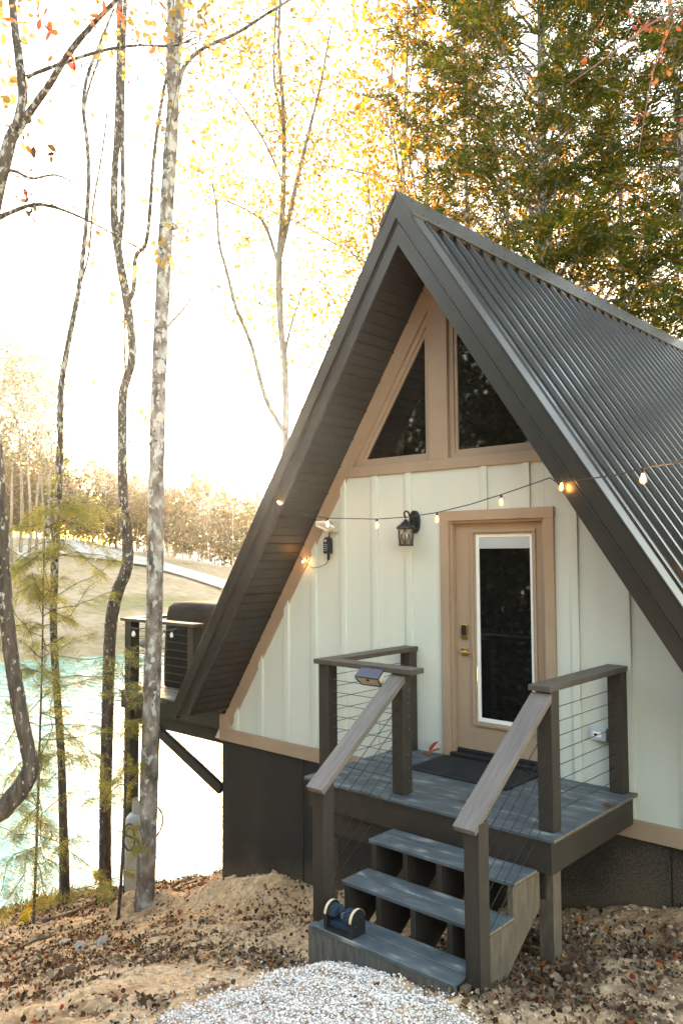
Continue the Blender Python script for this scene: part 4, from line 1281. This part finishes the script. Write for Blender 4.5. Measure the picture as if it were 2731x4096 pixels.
# F: yellow maple beside the roof, G: slim arching tree
dF = 19.0
pF = at(655, 1250, dF); pF[2] = float(hz(pF[0], pF[1])) if pF[0] > -2 else -4.4
pF[2] = -4.6
t = thing('pale_yellow_maple', 'pale yellow maple with upright forked stems left of the roof peak', 'tree', pF)
mb = MB()
base = at(655, 1250, dF)
mb.tube([pF - [0, 0, .5], base], [.16, .12], 10)
PF = trunk_px(mb, [(655, 1250, 18), (655, 1050, 17), (656, 900, 17), (652, 820, 16), (643, 720, 15), (641, 600, 15), (648, 500, 13), (652, 380, 11), (650, 240, 9), (640, 100, 7), (648, -80, 5)], dF, 50, rng=rng, jit=.08)
PF2 = trunk_px(mb, [(644, 590, 11), (668, 480, 11), (688, 390, 9), (710, 300, 8), (735, 200, 6), (760, 60, 4)], dF, 24, rng=rng, seg=8)
PF3 = trunk_px(mb, [(643, 620, 8), (610, 520, 8), (580, 490, 5), (520, 460, 4)], dF, 16, rng=rng, seg=7)
PF4 = trunk_px(mb, [(648, 415, 6), (610, 330, 5), (560, 250, 4), (520, 200, 3)], dF, 16, rng=rng, seg=7)
PF5 = trunk_px(mb, [(655, 810, 8), (668, 750, 6), (690, 680, 4), (700, 640, 3)], dF, 14, rng=rng, seg=7)
PF6 = trunk_px(mb, [(652, 300, 7), (630, 180, 6), (632, 60, 5), (640, -40, 4)], dF, 14, rng=rng, seg=7)
TP = np.vstack([twigs(mb, rng, PF, 30, 2.4, .35, 1, .6, .014, 4), twigs(mb, rng, PF2, 22, 2.2, .1, 1, .5, .012, 4), twigs(mb, rng, PF3, 16, 1.8, .2, 1, .3, .01, 4),
                twigs(mb, rng, PF4, 14, 1.6, .3, 1, .4, .01, 4), twigs(mb, rng, PF5, 8, 1.4, .2, 1, .4, .01, 3), twigs(mb, rng, PF6, 14, 2, .2, 1, .5, .01, 4)])
mb.build('trunk', M['bark_grey'], t, smooth=True)
LP = np.vstack([TP + rng.normal(size=TP.shape) * .12 for _ in range(2)])
LP = LP[rng.rand(len(LP)) < .8]
V, F = leaves(LP, .115, rng, droop=.5)
np_mesh('crown', V, F, M['leaf_yellow'], t, loc=pF)

dG = 16.0
pG = at(652, 1250, dG); pG[2] = -4.6
t = thing('arching_sapling', 'slim bare sapling arching up left between the lichen trunk and the maple', 'tree', pG)
mb = MB()
mb.tube([pG - [0, 0, .5], at(668, 1150, dG), at(652, 990, dG)], [.07, .06, .055], 8)
PG = trunk_px(mb, [(652, 990, 12), (630, 955, 12), (605, 900, 11), (580, 800, 10), (556, 740, 9), (540, 700, 9), (520, 620, 8), (504, 560, 7), (498, 480, 6), (488, 420, 4)], dG, 40, rng=rng, seg=8)
PG2 = trunk_px(mb, [(608, 905, 6), (585, 870, 5), (560, 815, 5), (530, 770, 4), (490, 720, 3), (460, 690, 2)], dG, 24, rng=rng, seg=6)
PG3 = trunk_px(mb, [(500, 560, 4), (470, 500, 3), (420, 470, 2)], dG, 12, rng=rng, seg=6)
TP = twigs(mb, rng, PG, 8, 1.0, .5, 1, .4, .006, 2)
mb.build('trunk', M['bark_grey'], t, smooth=True)
LP = np.vstack([TP + rng.normal(size=TP.shape) * .12 for _ in range(2)])
LP = np.vstack([LP] + [at(px, py, dG) + rng.normal(size=(14, 3)) * .3 for px, py in ((470, 560), (440, 500), (430, 440), (480, 400), (450, 360), (520, 420), (420, 560))])
V, F = leaves(LP, .12, rng, droop=.6); np_mesh('crown', V, F, M['leaf_yellow'], t, loc=pG)

# H: large hemlock behind the house and its neighbour
def place_tree(root, mb, leafargs, bark_, leaf_):
    mb.build('trunk', bark_, None, smooth=True)
def make_tree(name, label, cat, loc, mb, V, F, bm, lm, group=None, rz=0, sc=1):
    t = thing(name, label, cat, (0, 0, 0), group)
    mb.build('trunk', bm, t, smooth=True)
    np_mesh('crown', V, F, lm, t)
    t.location = [float(v) for v in loc]; t.rotation_euler = (0, 0, rz); t.scale = (sc, sc, sc)
    return t
pH = at(1262, 620, 17.0); pH[2] = -.6
mb, P, D, LL = hemlock(rng, 19, .24, .10, .30, 165, 24, .6, up=.85, lift=.035)
V, F = sprays(P, D, LL, rng, 11, .0125, .34)
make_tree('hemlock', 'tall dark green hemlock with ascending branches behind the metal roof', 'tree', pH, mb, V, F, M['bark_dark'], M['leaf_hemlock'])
pI = at(1600, 560, 15.0); pI[2] = -.4
mb, P, D, LL = hemlock(np.random.RandomState(5), 16, .16, .15, .27, 120, 25, .58, up=.3, lift=.0)
V, F = sprays(P, D, LL, rng, 11, .0125, .34)
make_tree('hemlock', 'dark hemlock at the right picture edge above the ridge end', 'tree', pI, mb, V, F, M['bark_dark'], M['leaf_hemlock'])
mb, P, D, LL = hemlock(np.random.RandomState(8), 17, .15, .25, .20, 75, 18, .58, up=.5, lift=.02)
V, F = sprays(P, D, LL, rng, 10, .013, .34)
pK = at(1080, 560, 21.0); pK[2] = -.6
make_tree('hemlock', 'thinner hemlock standing just left of the tall hemlock behind the roof', 'tree', pK, mb, V, F, M['bark_dark'], M['leaf_hemlock'])

mb, P, D, LL = hemlock(np.random.RandomState(14), 17, .14, .12, .22, 80, 18, .6, up=.6, lift=.02)
V, F = sprays(P, D, LL, rng, 10, .0135, .34)
pQ = at(1425, 560, 20.5); pQ[2] = -.5
make_tree('hemlock', 'hemlock filling the gap between the tall hemlock and the right picture edge', 'tree', pQ, mb, V, F, M['bark_dark'], M['leaf_hemlock'])
# golden trees behind
protos = []
for i, (lm, nm, lab) in enumerate(((M['leaf_gold'], 'golden_tree', 'golden leaved tree glowing at'), (M['leaf_amber'], 'amber_tree', 'amber orange tree glowing'), (M['leaf_gold'], 'golden_tree', ''))):
    r2 = np.random.RandomState(40 + i)
    mb, LP = deciduous(r2, 15, .16, .22, .26, 28, 7, 20, .16)
    V, F = leaves(LP, .13, r2, droop=.5)
    protos.append((mb, V, F, lm, nm))
back = [(0, 880, 25, .0, 1.3, 'golden tree rising above the roof peak to the top of the picture'), (1, 965, 27, 2.9, 1.35, 'tall amber tree whose crown shows left of the tall hemlock crown'), (1, 1010, 30, 1.2, 1.15, 'amber tree glowing through the hemlock on its left side'),
        (1, 1180, 27, 2.2, 1.1, 'amber tree directly behind the tall hemlock trunk'), (0, 1400, 28, 3.1, 1.1, 'golden tree between the tall hemlock and the right edge'),
        (1, 1540, 24, .5, 1.0, 'amber tree behind the dark hemlock at the right edge'), (0, 1290, 36, 4.0, 1.25, 'farthest golden tree, high behind the tall hemlock crown'),
        (2, 960, 19, 5.0, .78, 'low golden tree beside the peak, nearest of the glowing trees')]
seen = {}
for (k, px, d, rz, sc, lab) in back:
    p = at(px, 600, d); p[2] = -.8
    if k not in seen:
        mb, V, F, lm, nm = protos[k]
        seen[k] = make_tree(nm, lab, 'tree', p, mb, V, F, M['bark_dark'], lm, 'glowing autumn trees behind the cabin', rz, sc)
    else:
        copy_tree(seen[k], p, rz, sc, lab, 'glowing autumn trees behind the cabin')

t = thing('overhanging_twig', 'thin reddish twig reaching in from the top right corner', 'branch', at(1640, 0, 9))
mb = MB()
O1 = trunk_px(mb, [(1650, 0, 6), (1568, 22, 5), (1500, 50, 5), (1440, 95, 4), (1380, 140, 3), (1310, 190, 2)], 9, 24, rng=rng, seg=6)
O2 = trunk_px(mb, [(1560, 24, 4), (1530, 80, 3), (1500, 160, 3), (1480, 260, 2), (1465, 350, 1.5)], 9, 20, rng=rng, seg=6)
TP = twigs(mb, rng, np.vstack([O1, O2]), 14, .5, .1, 1, .2, .003, 2)
mb.build('stem', mat('reddish_twig', (.20, .09, .08), .7), t)
LP = TP[rng.rand(len(TP)) < .25]
V, F = leaves(LP, .07, rng, droop=.8); np_mesh('leaves', V, F, M['leaf_red'], t, loc=t.location)

# low hemlock sapling with feathery sprays in front of the lake
dS = 8.6
for (bx, by, d, lab, pts, nb, bl) in (
        (75, 2080, 9.3, 'feathery yellow-green hemlock sapling left of the slender bank tree', [(78, 2120, 7), (86, 1900, 6), (92, 1700, 5), (98, 1500, 4), (100, 1350, 3), (104, 1220, 2), (108, 1130, 1)], 84, 1.05),
        (285, 2110, 9.2, 'small hemlock sapling with sparse sprays leaning on the deck post', [(272, 2115, 8), (280, 2000, 7), (287, 1850, 6), (290, 1700, 5), (292, 1600, 4), (296, 1510, 2)], 17, .55)):
    r2 = np.random.RandomState(int(bx))
    pb_ = at(bx, by, d)
    t = thing('hemlock_sapling', lab, 'sapling', pb_)
    mb = MB(); PS = trunk_px(mb, pts, d, 40, rng=r2, seg=7)
    P = []; D = []; LL = []
    for k in range(nb):
        i = int((.1 + .88 * (k + r2.rand()) / nb) * 39)
        a = r2.rand() * 2 * PI
        f = 1.25 - .6 * i / 39
        b = branch(r2, PS[i, :3], (math.cos(a), math.sin(a), .35 * r2.normal() + .2), bl * f * (.4 + .9 * r2.rand()), 8, .22, -.05)
        mb.tube(b, np.linspace(.006, .002, len(b)), 5, cap=False)
        m = 30
        s = .12 + .85 * r2.rand(m); kk = s * (len(b) - 1); aa = np.minimum(kk.astype(int), len(b) - 2)
        q = b[aa] + (b[aa + 1] - b[aa]) * (kk - aa)[:, None]; fw = unit(b[aa + 1] - b[aa])
        side = unit(np.cross(fw, [0, 0, 1.0])) * np.sign(r2.rand(m, 1) - .5) * .9
        P.append(q); D.append(unit(fw + side + r2.normal(size=(m, 3)) * .35 + np.array([0, 0, -.35]))); LL.append(.19 * (.6 + .8 * r2.rand(m)))
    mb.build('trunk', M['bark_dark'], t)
    V, F = sprays(np.vstack(P), np.vstack(D), np.concatenate(LL), r2, 9, .0075, .42)
    np_mesh('crown', V, F, M['leaf_spray'], t, loc=pb_)

# far tree line across the lake
far_protos = []
for i in range(4):
    r2 = np.random.RandomState(70 + i)
    mb, LP = deciduous(r2, 11, .14, .08 if i % 2 else .16, .24, 18, 4, 12, .4, scatter=.5)
    V, F = leaves(LP, .42, r2, aspect=.8)
    far_protos.append((mb, V, F))
r2 = np.random.RandomState(21)
fseen = {}
for i in range(120):
    px = -60 + i * 6.2 + r2.rand() * 8
    az = az_of(px); r = 116 + 30 * r2.rand()
    p = np.array([CAM[0] - math.sin(az) * r, CAM[1] + math.cos(az) * r, 0]); p[2] = far_z(p) - .3
    k = i % 4; sc = .55 + .65 * r2.rand() ** 1.3
    if k not in fseen:
        mb, V, F = far_protos[k]
        fseen[k] = make_tree('autumn_tree', 'hazy autumn tree in the tree line beyond the far field', 'tree', p, mb, V, F, M['bark_grey'], M['leaf_far'], 'tree line beyond the far field', r2.rand() * 6, sc)
    else:
        copy_tree(fseen[k], p, r2.rand() * 6, sc, None, None)
# tall pale trees far left
mb, LP = deciduous(np.random.RandomState(90), 25, .22, .45, .11, 22, 4, 12, .4, scatter=.45, up=.2)
V, F = leaves(LP, .40, r2, aspect=.7)
tp = None
for (px, r, sc) in ((28, 86, .84), (48, 92, .94), (68, 84, .80), (85, 95, .92), (100, 88, .74), (113, 92, .86), (5, 90, .84)):
    az = az_of(px); p = np.array([CAM[0] - math.sin(az) * r, CAM[1] + math.cos(az) * r, 0]); p[2] = far_z(p) - .3
    lab = 'tall thin tree with a pale crown in the stand across the lake at far left'
    if tp is None: tp = make_tree('tall_pine', lab, 'tree', p, mb, V, F, M['bark_grey'], M['leaf_far'], 'tall stand across the lake', r2.rand() * 6, sc)
    else: copy_tree(tp, p, r2.rand() * 6, sc)

# dark wood behind the viewer, mirrored in the glass
VV = []; FF = []; off = 0
r2 = np.random.RandomState(33)
mbw = MB()
for i in range(70):
    a = rad(-40 + 120 * (i * .618 % 1)); far_row = i >= 46; rr = 27 + 9 * r2.rand() if far_row else 17 + 9 * r2.rand()
    x, y = -rr * math.sin(a), -rr * math.cos(a) - 3
    h = 15 + 5 * r2.rand() if far_row else 9.5 + 5 * r2.rand()
    m = 2600
    z0_ = float(hz(x, y)); z = h * r2.rand(m); rad_ = (1.05 - z / h * .8) * 2.3 * np.sqrt(r2.rand(m)); th = r2.rand(m) * 2 * PI
    P = np.stack([x + rad_ * np.cos(th), y + rad_ * np.sin(th), z0_ + z * (h - 1 - z0_) / h], 1)
    a0 = np.array([x, y, z0_]); tk_ = np.array([[a0 + [.16 * math.cos(q), .16 * math.sin(q), 0], a0 + [.16 * math.cos(q + 1.05), .16 * math.sin(q + 1.05), 0], a0 + [.03, 0, h], a0 + [.02, 0, h]] for q in np.arange(6) * 1.047]).reshape(-1, 3)
    VV.append(tk_); FF.append(np.arange(24).reshape(6, 4) + off); off += 24
    v, f = leaves(P, .42 if far_row else .26, r2, aspect=.6, droop=.4)
    VV.append(v); FF.append(f + off); off += len(v)
tag(np_mesh('evergreen_wood', np.vstack(VV), np.vstack(FF), M['leaf_dark']), 'dark evergreen wood facing the cabin, mirrored in its window glass', 'wood', kind='stuff')

# ================================================================ GROUND COVER
r2 = np.random.RandomState(77)
ICO = np.array([(-1, 1.618, 0), (1, 1.618, 0), (-1, -1.618, 0), (1, -1.618, 0), (0, -1, 1.618), (0, 1, 1.618), (0, -1, -1.618), (0, 1, -1.618), (1.618, 0, -1), (1.618, 0, 1), (-1.618, 0, -1), (-1.618, 0, 1)]) / 1.9
ICF = np.array([(0, 11, 5), (0, 5, 1), (0, 1, 7), (0, 7, 10), (0, 10, 11), (1, 5, 9), (5, 11, 4), (11, 10, 2), (10, 7, 6), (7, 1, 8), (3, 9, 4), (3, 4, 2), (3, 2, 6), (3, 6, 8), (3, 8, 9), (4, 9, 5), (2, 4, 11), (6, 2, 10), (8, 6, 7), (9, 8, 1)])
def stones(P, size, rng, sq=.7):
    n = len(P); s = np.asarray(size).reshape(-1, 1, 1)
    B = ICO[None] * (1 + .45 * (rng.rand(n, 12, 1) - .5)) * (1 + .5 * (rng.rand(n, 1, 3) - .5))
    a = rng.rand(n) * 2 * PI; c, si = np.cos(a)[:, None], np.sin(a)[:, None]
    X = B[..., 0] * c - B[..., 1] * si; Y = B[..., 0] * si + B[..., 1] * c
    B = np.stack([X, Y, B[..., 2] * sq], -1) * s * .5
    V = (B + P[:, None]).reshape(-1, 3)
    F = (np.arange(n)[:, None, None] * 12 + ICF[None]).reshape(-1, 3)
    return V, F
def inpoly(x, y, poly):
    poly = np.asarray(poly); n = len(poly); c = np.zeros(len(x), bool); j = n - 1
    for i in range(n):
        xi, yi = poly[i]; xj, yj = poly[j]
        c ^= ((yi > y) != (yj > y)) & (x < (xj - xi) * (y - yi) / (yj - yi + 1e-12) + xi); j = i
    return c
GP = [ground_hit(px, py)[:2] for (px, py) in ((300, 2420), (400, 2330), (500, 2290), (590, 2262), (680, 2232), (745, 2205), (790, 2190), (840, 2205), (880, 2235), (940, 2275), (1010, 2312), (1080, 2340), (1160, 2400))]
GP = GP + [np.array(q) for q in ((2.6, -5.2), (-.5, -5.8))]
GPa = np.array(GP)
lo, hi = GPa.min(0), GPa.max(0)
n = 200000
xy = lo + (hi - lo) * r2.rand(n, 2)
edge = .10 * fbm(xy[:, 0] * 5, xy[:, 1] * 5, 3) + .10 * r2.normal(size=n) ** 3 * .25
ok = inpoly(xy[:, 0] + edge, xy[:, 1] + edge, GPa) & (xy[:, 1] > -4.3)
xy = xy[ok][:95000]
sz = .006 + .012 * r2.rand(len(xy)) ** 2.2
zz_ = hz(xy[:, 0], xy[:, 1]) + sz * .25 + .02 * r2.rand(len(xy))
V, F = stones(np.column_stack([xy, zz_]), sz, r2)
tag(np_mesh('gravel', V, F, M['stone']), 'pale crushed gravel spilling from the foot of the stairs', kind='stuff')

# scattered clods and pebbles
n = 38000
xy = np.column_stack([-8.5 + 11.5 * r2.rand(n), -4.1 + 6.0 * r2.rand(n)])
ok = ~inpoly(xy[:, 0], xy[:, 1], GPa); xy = xy[ok]
sz = .007 + .04 * r2.rand(len(xy)) ** 6
V, F = stones(np.column_stack([xy, hz(xy[:, 0], xy[:, 1]) + sz * .15]), sz, r2)
tag(np_mesh('soil_clods', V, F, M['clod']), 'crumbled soil clods and pebbles on the sandy bank', kind='stuff')

# leaf litter
n = 200000
xy = np.column_stack([-8.8 + 12.4 * r2.rand(n), -4.2 + 6.2 * r2.rand(n)])
x, y = xy[:, 0], xy[:, 1]
den = litter(x, y) + .015
den *= np.where(inpoly(x, y, GPa), .03, 1)
ok = r2.rand(n) < den * .62
xy = xy[ok]
P = np.column_stack([xy, hz(xy[:, 0], xy[:, 1]) + .012 + .012 * r2.rand(len(xy))])
V, F = leaves(P, .024, r2, aspect=.75, flat=.35, jit=.85)
tag(np_mesh('leaf_litter', V, F, M['leaf_litter']), 'brown and russet fallen leaves strewn over the bank', kind='stuff')
big = P[r2.rand(len(P)) < .025] + [0, 0, .006]
V, F = leaves(big, .052, r2, aspect=.7, flat=.8, jit=.4)
tag(np_mesh('leaf_litter', V, F, M['leaf_litter']), 'larger curled brown and orange leaves lying loose on the bank', kind='stuff')
# twiglets
mb = MB()
for k in range(260):
    x, y = -8 + 11 * r2.rand(), -4 + 5.5 * r2.rand()
    if inpoly(np.array([x]), np.array([y]), GPa)[0]: continue
    a = r2.rand() * PI; L = .06 + .2 * r2.rand()
    p = [(x + L * t * math.cos(a + .3 * t), y + L * t * math.sin(a + .3 * t)) for t in (0, .5, 1)]
    mb.tube([(q[0], q[1], float(hz(q[0], q[1])) + .012) for q in p], .003 + .002 * r2.rand(), 4)
tag(mb.build('twig_litter', M['twig']), 'small dry twigs scattered among the fallen leaves', kind='stuff')

# fallen branches
for (pts, w, lab) in ((((250, 2043), (320, 2012), (380, 1985))[:0] or ((1490 * 0 + 100, 2120), (175, 2095), (240, 2065), (300, 2040)), .028, 'grey fallen branch lying across the foot of the slender bank tree'),
                      (((395, 2040), (430, 2020), (470, 2000), (505, 1985)), .022, 'bent brown stick lying behind the dirt mound by the foundation'),
                      (((30, 2190), (80, 2165), (130, 2150)), .016, 'pale thin stick on the leaves at far left')):
    P = [ground_hit(px, py) + np.array([0, 0, .02]) for (px, py) in pts]
    t = thing('fallen_branch', lab, 'branch', P[0])
    mb = MB(); Q = resample(np.array(P), 12); mb.tube(Q, np.linspace(w, w * .45, 12), 7, jit=.25, rng=r2)
    mb.build('stick', M['twig'], t, smooth=True)
    mb = MB(); mb.tube([Q[6], Q[6] + np.array([.08, .05, .1])], [w * .5, w * .2], 5); mb.build('side_twig', M['twig'], t)
# rocks
for (px, py, s, lab) in ((149, 2170, .15, 'rounded pale rock, leftmost of three on the leafy bank'), (187, 2178, .15, 'upright pointed pale rock in the middle of three on the bank'), (238, 2166, .12, 'flat whitish rock, rightmost of three on the bank')):
    p = ground_hit(px, py)
    V, F = stones(p[None], [s * 1.5], r2, .75)
    o = np_mesh('rock', V, F, M['rock'], loc=p); o.location = [float(v) for v in p]
    sm = o.modifiers.new('subdivision', 'SUBSURF'); sm.levels = sm.render_levels = 2
    tag(o, lab, 'rock')
# small plants
for (px, py, h, nl, ls, lab, leafm) in ((213, 2050, .35, 16, .10, 'bright yellow-green sapling beside the crooked tree base', 'leaf_plant'), (378, 1995, .42, 16, .085, 'yellow-leaved seedling on the bank right of the lichen trunk', 'leaf_plant'),
                                       (60, 2125, .22, 10, .11, 'yellow leafed seedling at the far left water edge', 'leaf_plant'), (492, 1925, .3, 12, .05, 'small grey-green weed at the bank crest by the foundation', 'leaf_spray')):
    p = ground_hit(px, py)
    t = thing('seedling', lab, 'plant', p)
    mb = MB(); b = branch(r2, p, (.1, .05, 1), h, 6, .12); mb.tube(b, np.linspace(.005, .002, len(b)), 5)
    tips = [b]
    for k in range(4):
        s = branch(r2, b[2 + k % 4], r2.normal(size=3) + [0, 0, .6], h * .4, 3, .15); mb.tube(s, .002, 4); tips.append(s)
    mb.build('stem', M['twig'], t)
    T_ = np.vstack(tips); idx = r2.randint(2, len(T_), nl)
    V, F = leaves(T_[idx] + r2.normal(size=(nl, 3)) * .02, ls, r2, droop=.4); np_mesh('foliage', V, F, M[leafm], t, loc=p)
# grass tufts on the crest
VV = []; FF = []; off = 0
for (px, py) in [(60 + 12 * k + 8 * r2.rand(), 2098 - 4.2 * k + 8 * r2.rand()) for k in range(9)] + [(395 + 8 * k, 1988 - 5 * k) for k in range(6)]:
    p = ground_hit(px, py)
    m = 16
    P = p + np.column_stack([r2.normal(size=(m, 2)) * .08, np.zeros(m)])
    d = unit(np.column_stack([r2.normal(size=(m, 2)) * .35, np.ones(m)])); L = .12 + .22 * r2.rand(m, 1)
    w = unit(np.cross(d, [1, .3, 0])) * .004
    v = np.stack([P - w, P + w, P + d * L * .6 + w * .6 + [0, 0, 0], P + d * L + [0, .03, -.02]], 1).reshape(-1, 3)
    VV.append(v); FF.append(np.arange(m * 4).reshape(m, 4) + off); off += m * 4
tag(np_mesh('bank_grass', np.vstack(VV), np.vstack(FF), M['grass']), 'thin dry grass along the bank crest above the water', kind='stuff')
# leaves lying on the porch
for (px, py, z, s, lab, mm) in ((984, 1730, .012, .11, 'curled russet leaf on the porch boards left of the doormat', 'leaf_red'), (1160 * 0 + 1067, 1838, .01, .05, 'tiny dark red leaf on the porch boards before the doormat', 'leaf_red'),
                              (1405, 1852, .01, .06, 'small brown leaf on the porch boards at the right edge', 'leaf_litter')):
    p = on_z(px, py, z)
    V, F = leaves(np.repeat(p[None], 5 if s > .1 else 2, 0), s, r2, flat=.6)
    o = np_mesh('fallen_leaf', V, F, M[mm], loc=p); o.location = [float(v) for v in p]
    tag(o, lab, 'leaf')

# ================================================================ ADDED HAZE VOLUME, STANDS IN FOR LENS FLARE
hm = bpy.data.materials.new('flare_haze'); hm.use_nodes = True
hn = hm.node_tree.nodes; hn.remove(hn['Principled BSDF'])
pv = hn.new('ShaderNodeVolumePrincipled')
pv.inputs['Color'].default_value = (1, .97, .93, 1)
pv.inputs['Density'].default_value = .00045
pv.inputs['Anisotropy'].default_value = .88
hm.node_tree.links.new(pv.outputs[0], hn['Material Output'].inputs['Volume'])
mb = MB(); mb.box(-460, 280, -280, 460, -9, 60)
hz_o = mb.build('haze', hm)
tag(hz_o, 'thin warm haze added to stand in for lens flare', kind='stuff')
